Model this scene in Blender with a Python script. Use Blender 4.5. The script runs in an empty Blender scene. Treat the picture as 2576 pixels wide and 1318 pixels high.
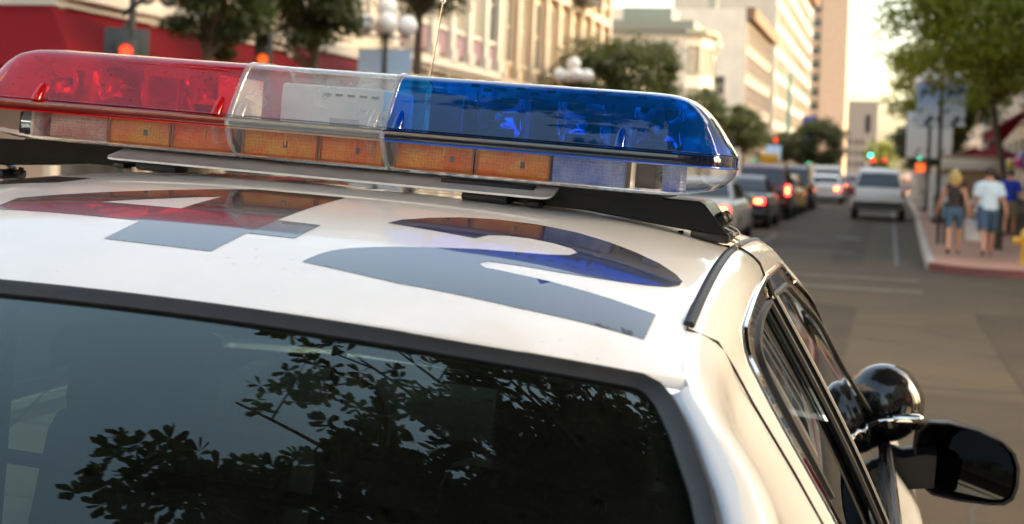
import bpy, bmesh, math, random
import numpy as np
from mathutils import Vector, Matrix, noise
from mathutils.geometry import delaunay_2d_cdt
R = math.radians
rnd = random.Random(7)
sc = bpy.context.scene
col = sc.collection

# ------------------------------------------------------------------ camera
F_PX, V0 = 1391.0, 157.0                       # focal length and horizon row for a 1024 px wide frame
YAW, ROLL, PHI, LEAN = R(15.2), R(2.2), R(1.35), R(2.6)
RZ = Matrix.Rotation(PHI, 3, 'Z')
CAM = RZ @ Vector((.78, -2.125, 0)); CAM.z = 1.72
_r0 = Vector((math.cos(YAW), math.sin(YAW), 0)); FWD = Vector((-math.sin(YAW), math.cos(YAW), 0))
CR = _r0 * math.cos(ROLL) + Vector((0, 0, math.sin(ROLL)))
CU = Vector((0, 0, math.cos(ROLL))) - _r0 * math.sin(ROLL)
cd = bpy.data.cameras.new('camera'); cam = bpy.data.objects.new('camera', cd); col.objects.link(cam)
cam.matrix_world = Matrix(((CR.x, CU.x, -FWD.x, CAM.x), (CR.y, CU.y, -FWD.y, CAM.y), (CR.z, CU.z, -FWD.z, CAM.z), (0, 0, 0, 1)))
cd.sensor_width = 36; cd.lens = 36 * F_PX / 1024; cd.shift_y = -(262 - V0) / 1024
cd.clip_start = .05; cd.clip_end = 6000
cd.dof.use_dof = True; cd.dof.focus_distance = 2.12; cd.dof.aperture_fstop = 5.0
sc.camera = cam

# ------------------------------------------------------------------ sky, sun, exposure
SUN_EL, SUN_AZ = 30.0, 74.0                     # degrees; azimuth clockwise from +Y (low, ahead to the right, behind the roofs)
w = bpy.data.worlds.new('World'); sc.world = w; w.use_nodes = True
nt = w.node_tree; nt.nodes.clear()
sky = nt.nodes.new('ShaderNodeTexSky'); sky.sky_type = 'NISHITA'; sky.sun_disc = False
sky.sun_elevation = R(SUN_EL); sky.sun_rotation = R(SUN_AZ); sky.dust_density = 3.5; sky.air_density = 1.0; sky.ozone_density = .6
tint = nt.nodes.new('ShaderNodeMix'); tint.data_type = 'RGBA'; tint.blend_type = 'MULTIPLY'; tint.inputs[0].default_value = 1
tint.inputs[7].default_value = (1.0, .915, .745, 1)
bg = nt.nodes.new('ShaderNodeBackground'); bg.inputs[1].default_value = .15
wo = nt.nodes.new('ShaderNodeOutputWorld')
nt.links.new(sky.outputs[0], tint.inputs[6]); nt.links.new(tint.outputs[2], bg.inputs[0]); nt.links.new(bg.outputs[0], wo.inputs[0])
sd = bpy.data.lights.new('sun', 'SUN'); sd.energy = .5; sd.angle = R(16); sd.color = (1, .86, .66)
sun = bpy.data.objects.new('sun', sd); col.objects.link(sun)
_sd = Vector((math.sin(R(SUN_AZ)) * math.cos(R(SUN_EL)), math.cos(R(SUN_AZ)) * math.cos(R(SUN_EL)), math.sin(R(SUN_EL))))
sun.rotation_euler = _sd.to_track_quat('Z', 'Y').to_euler(); sun.location = (0, 0, 60)
vs = sc.view_settings
sc.display_settings.display_device = 'sRGB'; vs.view_transform = 'Standard'; vs.look = 'None'; vs.exposure = 2.25; vs.gamma = 1; vs.use_curve_mapping = False
cy = sc.cycles
cy.max_bounces = 10; cy.transparent_max_bounces = 24; cy.diffuse_bounces = 3; cy.glossy_bounces = 5; cy.transmission_bounces = 6
cy.use_denoising = True; cy.caustics_reflective = False; cy.caustics_refractive = False; cy.sample_clamp_indirect = 6

# ------------------------------------------------------------------ helpers
def ray(u, v):                                  # pixel of the 2576 px wide view of the photograph -> direction
    return FWD + CR * ((u / 2.515625 - 512) / F_PX) + CU * ((V0 - v / 2.515625) / F_PX)
def on_ground(u, v, z=0.):
    d = ray(u, v); return CAM + d * ((z - CAM.z) / d.z)
def on_x(u, v, X):
    d = ray(u, v); return CAM + d * ((X - CAM.x) / d.x)
def on_y(u, v, Y):
    d = ray(u, v); return CAM + d * ((Y - CAM.y) / d.y)
def sstep(a, b, x):
    t = max(0., min(1., (x - a) / (b - a))); return t * t * (3 - 2 * t)
def gz(x, y):                                   # the road falls away from the car and to the right kerb
    return (1 - sstep(5, 15, y)) * (.15 - .0454 * (max(-2., min(1.75, x)) + .068))

def newobj(name, me, parent=None):
    o = bpy.data.objects.new(name, me); col.objects.link(o)
    if parent is not None: o.parent = parent
    return o
def tag(o, label=None, cat=None, group=None, kind=None):
    if label: o['label'] = label
    if cat: o['category'] = cat
    if group: o['group'] = group
    if kind: o['kind'] = kind
    return o
def empty(name, loc=(0, 0, 0), rz=0., label=None, cat=None, group=None):
    o = newobj(name, None); o.location = loc; o.rotation_euler = (0, 0, rz); o.empty_display_size = .1
    return tag(o, label, cat, group)
def copy_tree(o, parent=None, keep=True):
    c = o.copy(); col.objects.link(c); c.parent = parent
    for ch in o.children: copy_tree(ch, c)
    return c

class MB:
    def __init__(s): s.v = []; s.f = []; s.m = []; s.mats = []; s.cur = 0
    def mat(s, m):
        if m not in s.mats: s.mats.append(m)
        s.cur = s.mats.index(m); return s
    def add(s, vs, fs):
        b = len(s.v); s.v += [tuple(x) for x in vs]
        for f in fs: s.f.append(tuple(b + i for i in f)); s.m.append(s.cur)
        return s
    def box(s, c, d, rot=None, ch=0.):
        hx, hy, hz = d[0] / 2, d[1] / 2, d[2] / 2; M = rot or Matrix.Identity(3); c = Vector(c)
        if ch <= 0:
            P = [c + M @ Vector((x * hx, y * hy, z * hz)) for z in (-1, 1) for y in (-1, 1) for x in (-1, 1)]
            return s.add(P, [(0, 2, 3, 1), (4, 5, 7, 6), (0, 1, 5, 4), (2, 6, 7, 3), (0, 4, 6, 2), (1, 3, 7, 5)])
        bm = bmesh.new(); bmesh.ops.create_cube(bm, size=1)
        for v in bm.verts: v.co = Vector((v.co.x * d[0], v.co.y * d[1], v.co.z * d[2]))
        bmesh.ops.bevel(bm, geom=bm.edges[:], offset=ch, segments=2, profile=.5, affect='EDGES')
        bm.verts.index_update()
        s.add([c + M @ v.co for v in bm.verts], [[v.index for v in f.verts] for f in bm.faces]); bm.free(); return s
    def bx(s, x0, x1, y0, y1, z0, z1, ch=0.):
        return s.box(((x0 + x1) / 2, (y0 + y1) / 2, (z0 + z1) / 2), (x1 - x0, y1 - y0, z1 - z0), None, ch)
    def rings(s, rs, closed=True, caps=True):
        n = len(rs[0]); b = [p for r in rs for p in r]; fs = []
        for i in range(len(rs) - 1):
            for j in range(n if closed else n - 1):
                k = (j + 1) % n; fs.append((i * n + j, i * n + k, (i + 1) * n + k, (i + 1) * n + j))
        if caps and closed: fs.append(tuple(range(n - 1, -1, -1))); fs.append(tuple((len(rs) - 1) * n + j for j in range(n)))
        return s.add(b, fs)
    def tube(s, path, r, n=8, caps=True):
        path = [Vector(p) for p in path]; rs = []; N = len(path)
        rad = r if isinstance(r, (list, tuple)) else [r] * N
        a = None
        for i, p in enumerate(path):
            t = (path[min(i + 1, N - 1)] - path[max(i - 1, 0)]).normalized()
            if a is None: a = t.orthogonal().normalized()
            else: a = (a - t * a.dot(t)).normalized()
            b = t.cross(a)
            rs.append([p + (a * math.cos(2 * math.pi * j / n) + b * math.sin(2 * math.pi * j / n)) * rad[i] for j in range(n)])
        return s.rings(rs, True, caps)
    def lathe(s, prof, c=(0, 0, 0), n=20, axis='Z', rot=None):
        c = Vector(c); rs = []
        for r, z in prof:
            ring = []
            for j in range(n):
                a = 2 * math.pi * j / n; p = Vector((r * math.cos(a), r * math.sin(a), z))
                if axis == 'X': p = Vector((p.z, p.x, p.y))
                elif axis == 'Y': p = Vector((p.y, p.z, p.x))
                ring.append(c + (rot @ p if rot else p))
            rs.append(ring)
        return s.rings(rs, True, True)
    def ball(s, c, r, n=16, m=10, sc_=(1, 1, 1), rot=None):
        prof = [(max(1e-4, math.sin(math.pi * i / m)), -math.cos(math.pi * i / m)) for i in range(m + 1)]
        c = Vector(c); rs = []
        for a, z in prof:
            rs.append([c + (rot or Matrix.Identity(3)) @ Vector((a * math.cos(2 * math.pi * j / n) * r * sc_[0], a * math.sin(2 * math.pi * j / n) * r * sc_[1], z * r * sc_[2])) for j in range(n)])
        return s.rings(rs, True, True)
    def prism(s, poly, fn0, fn1):               # polygon + two maps (near, far face)
        n = len(poly); A = [fn0(*p) for p in poly]; B = [fn1(*p) for p in poly]
        return s.add(A + B, [tuple(range(n)), tuple(range(2 * n - 1, n - 1, -1))] + [(i, n + i, n + (i + 1) % n, (i + 1) % n) for i in range(n)])
    def build(s, name, m=None, parent=None, smooth=True, angle=40):
        me = bpy.data.meshes.new(name); me.from_pydata(s.v, [], s.f)
        for x in ([m] if m is not None else s.mats): me.materials.append(x)
        if m is None and len(s.mats) > 1: me.polygons.foreach_set('material_index', s.m)
        me.validate()
        if smooth:
            me.polygons.foreach_set('use_smooth', [True] * len(me.polygons)); me.set_sharp_from_angle(angle=R(angle))
        me.update()
        return newobj(name, me, parent)

def inpoly(x, y, P):
    c = False; n = len(P); j = n - 1
    for i in range(n):
        if (P[i][1] > y) != (P[j][1] > y) and x < (P[j][0] - P[i][0]) * (y - P[i][1]) / (P[j][1] - P[i][1]) + P[i][0]: c = not c
        j = i
    return c
def densify(P, step):
    out = []
    for i in range(len(P)):
        a, b = Vector(P[i]), Vector(P[(i + 1) % len(P)]); n = max(1, int((b - a).length / step))
        for k in range(n): out.append(tuple(a.lerp(b, k / n)))
    return out
def patch(outer, holes, fn, step, name, m, parent, thick=0.):
    """a polygon with holes, triangulated and mapped on a surface by fn(a, b)"""
    loops = [densify(outer, step)] + [densify(h, step) for h in holes]
    V = []; E = []
    for L in loops:
        b = len(V); V += [Vector(p) for p in L]; E += [(b + i, b + (i + 1) % len(L)) for i in range(len(L))]
    xs = [p[0] for p in outer]; ys = [p[1] for p in outer]
    x = min(xs) + step / 2
    while x < max(xs):
        y = min(ys) + step / 2
        while y < max(ys):
            if inpoly(x, y, outer) and not any(inpoly(x, y, h) for h in holes): V.append(Vector((x, y)))
            y += step
        x += step
    r = delaunay_2d_cdt(V, E, [], 0, 1e-6)
    vs, fs = r[0], r[2]; F = []
    for f in fs:
        cx = sum(vs[i].x for i in f) / len(f); cyy = sum(vs[i].y for i in f) / len(f)
        if inpoly(cx, cyy, outer) and not any(inpoly(cx, cyy, h) for h in holes): F.append(tuple(f))
    mb = MB(); mb.add([fn(p.x, p.y) for p in vs], F)
    o = mb.build(name, m, parent, True, 60)
    return o

# ------------------------------------------------------------------ materials
def mat(name, c=(.5, .5, .5), rough=.5, metal=0., coat=0., spec=.5, var=.0, vscale=8., bump=0., bscale=60., emit=None, es=0., c2=None, trans=0., sheen=0., coord='Object', stretch=None):
    m = bpy.data.materials.new(name); m.use_nodes = True; n = m.node_tree.nodes; L = m.node_tree.links
    b = n['Principled BSDF']
    b.inputs['Base Color'].default_value = (*c, 1); b.inputs['Roughness'].default_value = rough; b.inputs['Metallic'].default_value = metal
    b.inputs['Coat Weight'].default_value = coat; b.inputs['Coat Roughness'].default_value = .03; b.inputs['Specular IOR Level'].default_value = spec
    if emit: b.inputs['Emission Color'].default_value = (*emit, 1); b.inputs['Emission Strength'].default_value = es
    tc = n.new('ShaderNodeTexCoord'); vec = tc.outputs[coord]
    if stretch:
        mp = n.new('ShaderNodeMapping'); mp.inputs['Scale'].default_value = stretch; L.new(vec, mp.inputs[0]); vec = mp.outputs[0]
    if var > 0 or c2:
        t = n.new('ShaderNodeTexNoise'); t.inputs['Scale'].default_value = vscale; t.inputs['Detail'].default_value = 6; t.inputs['Roughness'].default_value = .65
        L.new(vec, t.inputs['Vector'])
        rp = n.new('ShaderNodeValToRGB'); rp.color_ramp.elements[0].position = .3; rp.color_ramp.elements[1].position = .7
        lo = tuple(x * (1 - var) for x in c); hi = c2 or tuple(min(1, x * (1 + var)) for x in c)
        rp.color_ramp.elements[0].color = (*lo, 1); rp.color_ramp.elements[1].color = (*hi, 1)
        L.new(t.outputs[0], rp.inputs[0]); L.new(rp.outputs[0], b.inputs['Base Color'])
        mr = n.new('ShaderNodeMapRange'); mr.inputs[3].default_value = max(0, rough * .85); mr.inputs[4].default_value = min(1, rough * 1.2)
        L.new(t.outputs[0], mr.inputs[0]); L.new(mr.outputs[0], b.inputs['Roughness'])
    if bump > 0:
        t2 = n.new('ShaderNodeTexNoise'); t2.inputs['Scale'].default_value = bscale; t2.inputs['Detail'].default_value = 5; L.new(vec, t2.inputs['Vector'])
        bp = n.new('ShaderNodeBump'); bp.inputs['Strength'].default_value = bump; bp.inputs['Distance'].default_value = .02
        L.new(t2.outputs[0], bp.inputs['Height']); L.new(bp.outputs[0], b.inputs['Normal'])
    return m
def filter_glass(name, tint, refl=1., rough=.02, ior=1.5, haze=None, hz=0., spots=None, gcol=(1, 1, 1)):
    """thin coloured plastic or glass: tinted see-through plus a mirror reflection by Fresnel; a diffuse haze adds dust, and on the domes painted-in brightness"""
    m = bpy.data.materials.new(name); m.use_nodes = True; n = m.node_tree.nodes; L = m.node_tree.links; n.clear()
    out = n.new('ShaderNodeOutputMaterial'); tr = n.new('ShaderNodeBsdfTransparent'); tr.inputs[0].default_value = (*tint, 1)
    gl = n.new('ShaderNodeBsdfGlossy'); gl.inputs['Roughness'].default_value = rough; gl.inputs[0].default_value = (*gcol, 1)
    fr = n.new('ShaderNodeFresnel'); fr.inputs[0].default_value = ior
    ge = n.new('ShaderNodeNewGeometry'); io = n.new('ShaderNodeMapRange'); io.inputs[3].default_value = ior; io.inputs[4].default_value = 1 / ior
    L.new(ge.outputs['Backfacing'], io.inputs[0]); L.new(io.outputs[0], fr.inputs[0])
    mx = n.new('ShaderNodeMixShader'); base = tr.outputs[0]
    if haze:
        df = n.new('ShaderNodeBsdfDiffuse'); df.inputs[0].default_value = (*haze, 1)
        m2 = n.new('ShaderNodeMixShader'); L.new(base, m2.inputs[1]); L.new(df.outputs[0], m2.inputs[2]); m2.inputs[0].default_value = hz
        if spots:
            tc = n.new('ShaderNodeTexCoord'); t = n.new('ShaderNodeTexVoronoi'); t.inputs['Scale'].default_value = spots; L.new(tc.outputs['Object'], t.inputs['Vector'])
            t2 = n.new('ShaderNodeTexNoise'); t2.inputs['Scale'].default_value = 14; t2.inputs['Detail'].default_value = 4; L.new(tc.outputs['Object'], t2.inputs['Vector'])
            lt = n.new('ShaderNodeMath'); lt.operation = 'LESS_THAN'; lt.inputs[1].default_value = .22; L.new(t.outputs['Distance'], lt.inputs[0])
            g2 = n.new('ShaderNodeMath'); g2.operation = 'GREATER_THAN'; g2.inputs[1].default_value = .52; L.new(t2.outputs[0], g2.inputs[0])
            mu = n.new('ShaderNodeMath'); mu.operation = 'MULTIPLY'; L.new(lt.outputs[0], mu.inputs[0]); L.new(g2.outputs[0], mu.inputs[1])
            su = n.new('ShaderNodeMath'); su.operation = 'MULTIPLY_ADD'; su.inputs[1].default_value = -.8 * hz; su.inputs[2].default_value = hz; L.new(mu.outputs[0], su.inputs[0])
            ad = n.new('ShaderNodeMath'); ad.operation = 'MULTIPLY'; L.new(su.outputs[0], ad.inputs[0])
            mr = n.new('ShaderNodeMapRange'); mr.inputs[1].default_value = .25; mr.inputs[2].default_value = .75; mr.inputs[3].default_value = .6; mr.inputs[4].default_value = 1.3
            L.new(t2.outputs[0], mr.inputs[0]); L.new(mr.outputs[0], ad.inputs[1]); L.new(ad.outputs[0], m2.inputs[0])
        base = m2.outputs[0]
    mu2 = n.new('ShaderNodeMath'); mu2.operation = 'MULTIPLY'; mu2.inputs[1].default_value = refl; mu2.use_clamp = True
    L.new(fr.outputs[0], mu2.inputs[0]); L.new(mu2.outputs[0], mx.inputs[0]); L.new(base, mx.inputs[1]); L.new(gl.outputs[0], mx.inputs[2]); L.new(mx.outputs[0], out.inputs[0])
    return m
M = {}
M['white_paint'] = mat('white_paint', (.85, .855, .85), .35, coat=1., var=.07, vscale=3)
def speckle(m, scale, thr, c, amt):            # water spots and road dust on paint
    n = m.node_tree.nodes; L = m.node_tree.links; b = n['Principled BSDF']; src = b.inputs['Base Color'].links[0].from_socket
    tc = n.new('ShaderNodeTexCoord'); v = n.new('ShaderNodeTexVoronoi'); v.inputs['Scale'].default_value = scale; L.new(tc.outputs['Object'], v.inputs['Vector'])
    t = n.new('ShaderNodeTexNoise'); t.inputs['Scale'].default_value = 5; t.inputs['Detail'].default_value = 8; L.new(tc.outputs['Object'], t.inputs['Vector'])
    a = n.new('ShaderNodeMapRange'); a.inputs[1].default_value = thr; a.inputs[2].default_value = thr * .5; L.new(v.outputs['Distance'], a.inputs[0])
    g = n.new('ShaderNodeMapRange'); g.inputs[1].default_value = .5; g.inputs[2].default_value = .68; L.new(t.outputs[0], g.inputs[0])
    k = n.new('ShaderNodeMath'); k.operation = 'MULTIPLY'; L.new(a.outputs[0], k.inputs[0]); L.new(g.outputs[0], k.inputs[1])
    k2 = n.new('ShaderNodeMath'); k2.operation = 'MULTIPLY'; k2.inputs[1].default_value = amt; L.new(k.outputs[0], k2.inputs[0])
    x = n.new('ShaderNodeMix'); x.data_type = 'RGBA'; L.new(k2.outputs[0], x.inputs[0]); L.new(src, x.inputs[6]); x.inputs[7].default_value = (*c, 1); L.new(x.outputs[2], b.inputs['Base Color'])
    cr = n.new('ShaderNodeMapRange'); cr.inputs[1].default_value = .35; cr.inputs[2].default_value = .75; cr.inputs[3].default_value = .015; cr.inputs[4].default_value = .16; L.new(t.outputs[0], cr.inputs[0]); L.new(cr.outputs[0], b.inputs['Coat Roughness'])
speckle(M['white_paint'], 48, .15, (.50, .48, .43), .7)
M['black_decal'] = mat('black_decal', (.012, .012, .013), .25, coat=1.)
M['black_gloss'] = mat('black_gloss', (.012, .012, .013), .12, coat=.6)
M['rubber'] = mat('rubber', (.022, .022, .022), .45, var=.2, vscale=30)
M['black_plastic'] = mat('black_plastic', (.014, .014, .015), .42, spec=.3, bump=.1, bscale=400)
M['black_steel'] = mat('black_steel', (.007, .008, .010), .25, spec=.18, var=.2, vscale=25)
M['chrome'] = mat('chrome', (.82, .80, .76), .06, metal=1.)
M['alum'] = mat('alum', (.86, .86, .85), .22, metal=1., var=.05, vscale=20, stretch=(1, 12, 12))
M['bracket'] = mat('bracket', (.20, .18, .14), .5, metal=.4, var=.2, vscale=30)
M['rear_glass'] = filter_glass('rear_glass', (.14, .20, .18), 1.2, .003, 1.52, (.45, .47, .44), .010, 40, (.84, 1.0, .93))
M['side_glass'] = filter_glass('side_glass', (.25, .29, .28), 1.3, .003, 1.52)
M['car_glass'] = mat('car_glass', (.012, .015, .016), .04, spec=.9)
M['red_lens'] = filter_glass('red_lens', (.95, .008, .018), 1.2, .03, 1.5, (.92, .018, .026), .34, 95)  # saturated haze puts the light glowing through the dome into its colour
M['blue_lens'] = filter_glass('blue_lens', (.006, .30, .95), 1.5, .012, 1.5, (.008, .24, .85), .15, 120)  # blue haze likewise paints in the dome's lit brightness
M['clear_lens'] = filter_glass('clear_lens', (.93, .93, .92), 1.7, .02, 1.5, (.85, .85, .83), .28, 100)
M['low_lens'] = filter_glass('low_lens', (.90, .91, .92), 1.2, .015, 1.45, (.7, .7, .7), .05, 130)
M['seam'] = mat('seam', (.30, .29, .33), .2, coat=.8)
M['amber'] = None
def amber_mat(name, c, c2):
    m = mat(name, c, .3, coat=.15); n = m.node_tree.nodes; L = m.node_tree.links; b = n['Principled BSDF']
    tc = n['Texture Coordinate'] if 'Texture Coordinate' in n else n.new('ShaderNodeTexCoord')
    mp = n.new('ShaderNodeMapping'); mp.inputs['Scale'].default_value = (180, 1, 200); L.new(tc.outputs['Object'], mp.inputs[0])
    v = n.new('ShaderNodeTexVoronoi'); v.inputs['Scale'].default_value = 1; v.inputs['Randomness'].default_value = .35; L.new(mp.outputs[0], v.inputs['Vector'])
    t = n.new('ShaderNodeTexNoise'); t.inputs['Scale'].default_value = 22; t.inputs['Detail'].default_value = 3; L.new(tc.outputs['Object'], t.inputs['Vector'])
    rp = n.new('ShaderNodeValToRGB'); rp.color_ramp.elements[0].color = (*c, 1); rp.color_ramp.elements[1].color = (*c2, 1); rp.color_ramp.elements[0].position = .38; rp.color_ramp.elements[1].position = .66
    L.new(t.outputs[0], rp.inputs[0])
    mm = n.new('ShaderNodeMix'); mm.data_type = 'RGBA'; mm.blend_type = 'MULTIPLY'; L.new(rp.outputs[0], mm.inputs[6])
    rp2 = n.new('ShaderNodeValToRGB'); rp2.color_ramp.elements[0].color = (1, 1, 1, 1); rp2.color_ramp.elements[1].color = (.72, .60, .5, 1); rp2.color_ramp.elements[0].position = .35; rp2.color_ramp.elements[1].position = .75
    L.new(v.outputs['Distance'], rp2.inputs[0]); L.new(rp2.outputs[0], mm.inputs[7]); mm.inputs[0].default_value = .8
    L.new(mm.outputs[2], b.inputs['Base Color'])
    bp = n.new('ShaderNodeBump'); bp.inputs['Strength'].default_value = .5; bp.inputs['Distance'].default_value = .002; L.new(v.outputs['Distance'], bp.inputs['Height']); L.new(bp.outputs[0], b.inputs['Normal'])
    return m
M['amber'] = amber_mat('amber', (1.0, .17, .002), (1.0, .40, .03))
M['amber_highlight'] = amber_mat('amber_highlight', (1.0, .30, .02), (1.0, .62, .20))
M['amber_frame'] = mat('amber_frame', (.42, .09, .01), .35, coat=.3)
M['amber_red'] = amber_mat('amber_red', (1.0, .085, .002), (1.0, .26, .02))
M['pink_lens'] = amber_mat('pink_lens', (.75, .22, .18), (.85, .50, .42))
M['blue_module'] = amber_mat('blue_module', (.12, .22, .75), (.35, .45, .85))
M['mirror'] = mat('mirror', (.9, .9, .9), .03, metal=1.)
M['door_mirror_glass'] = mat('door_mirror_glass', (.055, .058, .058), .03, metal=1.)
M['white_plastic'] = mat('white_plastic', (.75, .75, .72), .4, var=.06, vscale=15)
M['dark'] = mat('dark', (.01, .01, .01), .6)
M['interior'] = mat('interior', (.05, .055, .06), .7, var=.3, vscale=12)
M['headliner'] = mat('headliner', (.35, .35, .33), .9, var=.1, vscale=30)
M['asphalt'] = mat('asphalt', (.062, .048, .030), .85, spec=.22, var=.28, vscale=.55, bump=.25, bscale=40)
M['sidewalk'] = mat('sidewalk', (.35, .185, .12), .8, var=.25, vscale=1.3, bump=.15, bscale=30)
M['kerb'] = mat('kerb', (.38, .35, .30), .8, var=.2, vscale=3)
M['red_kerb'] = mat('red_kerb', (.17, .05, .04), .7, var=.35, vscale=5)
M['line'] = mat('line', (.17, .15, .115), .8, c2=(.075, .06, .04), var=.1, vscale=2.5)
M['earth'] = mat('earth', (.16, .14, .11), .9, var=.3, vscale=.05)
M['bark'] = mat('bark', (.09, .065, .045), .9, var=.4, vscale=6, bump=.5, bscale=25)
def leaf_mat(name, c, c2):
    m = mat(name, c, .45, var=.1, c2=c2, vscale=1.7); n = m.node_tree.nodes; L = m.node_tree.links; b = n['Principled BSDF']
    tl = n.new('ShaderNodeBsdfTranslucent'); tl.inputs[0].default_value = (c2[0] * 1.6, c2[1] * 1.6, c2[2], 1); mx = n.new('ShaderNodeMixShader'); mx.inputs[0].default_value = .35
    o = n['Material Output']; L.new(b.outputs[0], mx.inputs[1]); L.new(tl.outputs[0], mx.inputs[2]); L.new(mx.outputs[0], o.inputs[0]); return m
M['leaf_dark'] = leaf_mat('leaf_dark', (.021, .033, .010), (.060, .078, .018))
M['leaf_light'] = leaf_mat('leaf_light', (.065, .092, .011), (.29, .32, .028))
M['iron'] = mat('iron', (.018, .022, .02), .45, var=.3, vscale=10)
M['globe'] = mat('globe', (.80, .80, .77), .3, coat=.5)
M['red_cloth'] = mat('red_cloth', (.13, .002, .006), .9, spec=.15, var=.12, vscale=2)
M['maroon_cloth'] = mat('maroon_cloth', (.14, .012, .018), .9, spec=.15, var=.15, vscale=2)
M['glass_dark'] = mat('glass_dark', (.06, .065, .06), .08, spec=.8, var=.5, vscale=.7)
M['curtain_glass'] = mat('curtain_glass', (.40, .35, .28), .2, spec=.5, var=.35, vscale=.6)
M['skin'] = mat('skin', (.62, .30, .17), .55, var=.1, vscale=10)
M['brake'] = mat('brake', (.5, .02, .02), .2, emit=(1, .03, .025), es=3.2)
M['brake_hot'] = mat('brake_hot', (.6, .1, .02), .2, emit=(1, .22, .05), es=4.5)
M['tail'] = mat('tail', (.35, .015, .015), .15, coat=.5)
M['tyre'] = mat('tyre', (.014, .014, .014), .8)
M['rim'] = mat('rim', (.45, .45, .46), .3, metal=.9)
M['sig_green'] = mat('sig_green', (.02, .5, .3), .3, emit=(.05, .95, .52), es=2)
M['sig_red'] = mat('sig_red', (.6, .04, .03), .3, emit=(1, .06, .02), es=.55)
M['sig_amber'] = mat('sig_amber', (.6, .15, .02), .3, emit=(1, .13, .02), es=.28)
M['sig_off'] = mat('sig_off', (.04, .02, .02), .3)
M['yellow'] = mat('yellow', (.72, .40, .02), .4, coat=.3, var=.08)

# ================================================================== ground, road, pavements
def sheet(name, xs, ys, dz, m, kind='structure'):
    mb = MB(); ny = len(ys)
    mb.add([(x, y, gz(x, y) + dz) for x in xs for y in ys], [(i * ny + j, (i + 1) * ny + j, (i + 1) * ny + j + 1, i * ny + j + 1) for i in range(len(xs) - 1) for j in range(ny - 1)])
    o = mb.build(name, m); o['kind'] = kind; return o
mb = MB(); mb.add([(-4000, -1500, -.35), (4000, -1500, -.35), (4000, 5500, -.35), (-4000, 5500, -.35)], [(0, 1, 2, 3)]); mb.build('ground', M['earth'])['kind'] = 'structure'
fx = [-120, -60, -20, -10, -6, -4, -3, -2, -1, 0, 1, 1.75, 3, 6, 20, 60, 120]
fy = [-120, -60, -30, -15, -8, -4, 0, 3, 5, 6.5, 8, 9.5, 11, 12.5, 14, 15, 20, 30, 60, 120, 300, 900]
sheet('road', fx, fy, 0, M['asphalt'])
M['patch'] = mat('patch', (.052, .040, .026), .88, spec=.2, var=.2, vscale=2)
M['seal'] = mat('seal', (.032, .028, .022), .6)
def mark(name, x0, x1, y0, y1, m, dz=.004):
    nx, ny = max(2, int((x1 - x0) / 1.0) + 2), max(2, int((y1 - y0) / 1.0) + 2); return sheet(name, lin(x0, x1, nx), lin(y0, y1, ny), dz, m)
lin = lambda a, b, n: [a + (b - a) * i / (n - 1) for i in range(n)]
mark('crosswalk_line', -9.4, 1.35, 20.75, 21.05, M['line']); mark('crosswalk_line', -9.4, 1.35, 18.60, 18.9, M['line'])
mark('lane_line', -1.95, -1.85, 26, 34, M['line']); mark('lane_line', -1.95, -1.85, 60, 120, M['line'])
mark('lane_line', -5.35, -5.25, 24, 90, M['line']); mark('stop_line', 5.2, 5.5, 3.5, 12, M['line'])
mark('road_seam', .98, 1.06, 24.3, 90, M['seal']); mark('road_seam', -3.2, 0.2, 27.6, 27.75, M['seal']); mark('road_patch', -1.6, .4, 29.0, 30.6, M['patch']); mark('road_patch', -6, -2.5, 9, 12, M['patch'])
M['crack'] = mat('crack', (.03, .027, .022), .8); M['stain'] = mat('stain', (.060, .046, .029), .88, spec=.2, c2=(.038, .030, .020), var=.05, vscale=.6)
def crack(x, y, a, n, st_, seed):
    g = random.Random(seed); mb = MB(); rs = []
    for i in range(n):
        w_ = .012 * g.uniform(.5, 1.5); rs.append([(x - w_ * math.sin(a), y + w_ * math.cos(a), gz(x, y) + .0045), (x + w_ * math.sin(a), y - w_ * math.cos(a), gz(x, y) + .0045)]); x += st_ * math.cos(a); y += st_ * math.sin(a); a += g.uniform(-.5, .5)
    mb.rings(rs, False); mb.build('road_crack', M['crack'])['kind'] = 'structure'
for i, c_ in enumerate(((1.2, 4.5, 1.3, 26, .25), (2.8, 6.2, .3, 30, .25), (.6, 9, .1, 24, .3), (2.2, 11.5, 2.6, 26, .3), (-.5, 14.5, .2, 30, .3), (3.5, 15.5, 3.0, 24, .3), (-1.2, 24, 1.5, 40, .35), (.2, 31, 1.6, 30, .4))): crack(*c_, i)
for (x0, x1, y0, y1) in ((.9, 2.0, 3.2, 8.8), (-.4, .5, 7, 16), (1.9, 2.7, 7, 16), (-.2, .4, 24, 45), (-4.2, -2.6, 24, 27)): mark('tyre_stain', x0, x1, y0, y1, M['stain'], .003)
for x, y in ((3.1, 8.3), (-.1, 34.0)):
    mb = MB(); mb.lathe([(.34, 0), (.34, .007), (.30, .009), (.02, .009)], (x, y, gz(x, y)), 24); o = mb.build('manhole_cover', mat('cast_iron', (.06, .055, .05), .6, metal=.5, var=.3, vscale=20)); o['kind'] = 'structure'
def slab(name, outline, m_top, h=.13, m_side=None, zfn=gz):
    """raised pavement: flat top with a kerb all round"""
    P = densify(outline, 3.0); n = len(P); mb = MB().mat(m_top)
    cx = sum(p[0] for p in P) / n
    V = [Vector(p) for p in P]; r = delaunay_2d_cdt(V, [(i, (i + 1) % n) for i in range(n)], [], 0, 1e-6)
    vs, fs = r[0], [f for f in r[2] if inpoly(sum(r[0][i].x for i in f) / len(f), sum(r[0][i].y for i in f) / len(f), outline)]
    mb.add([(p.x, p.y, zfn(p.x, p.y) + h) for p in vs], fs)
    o = mb.build(name, None, None, False); o['kind'] = 'structure'
    return o
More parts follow.
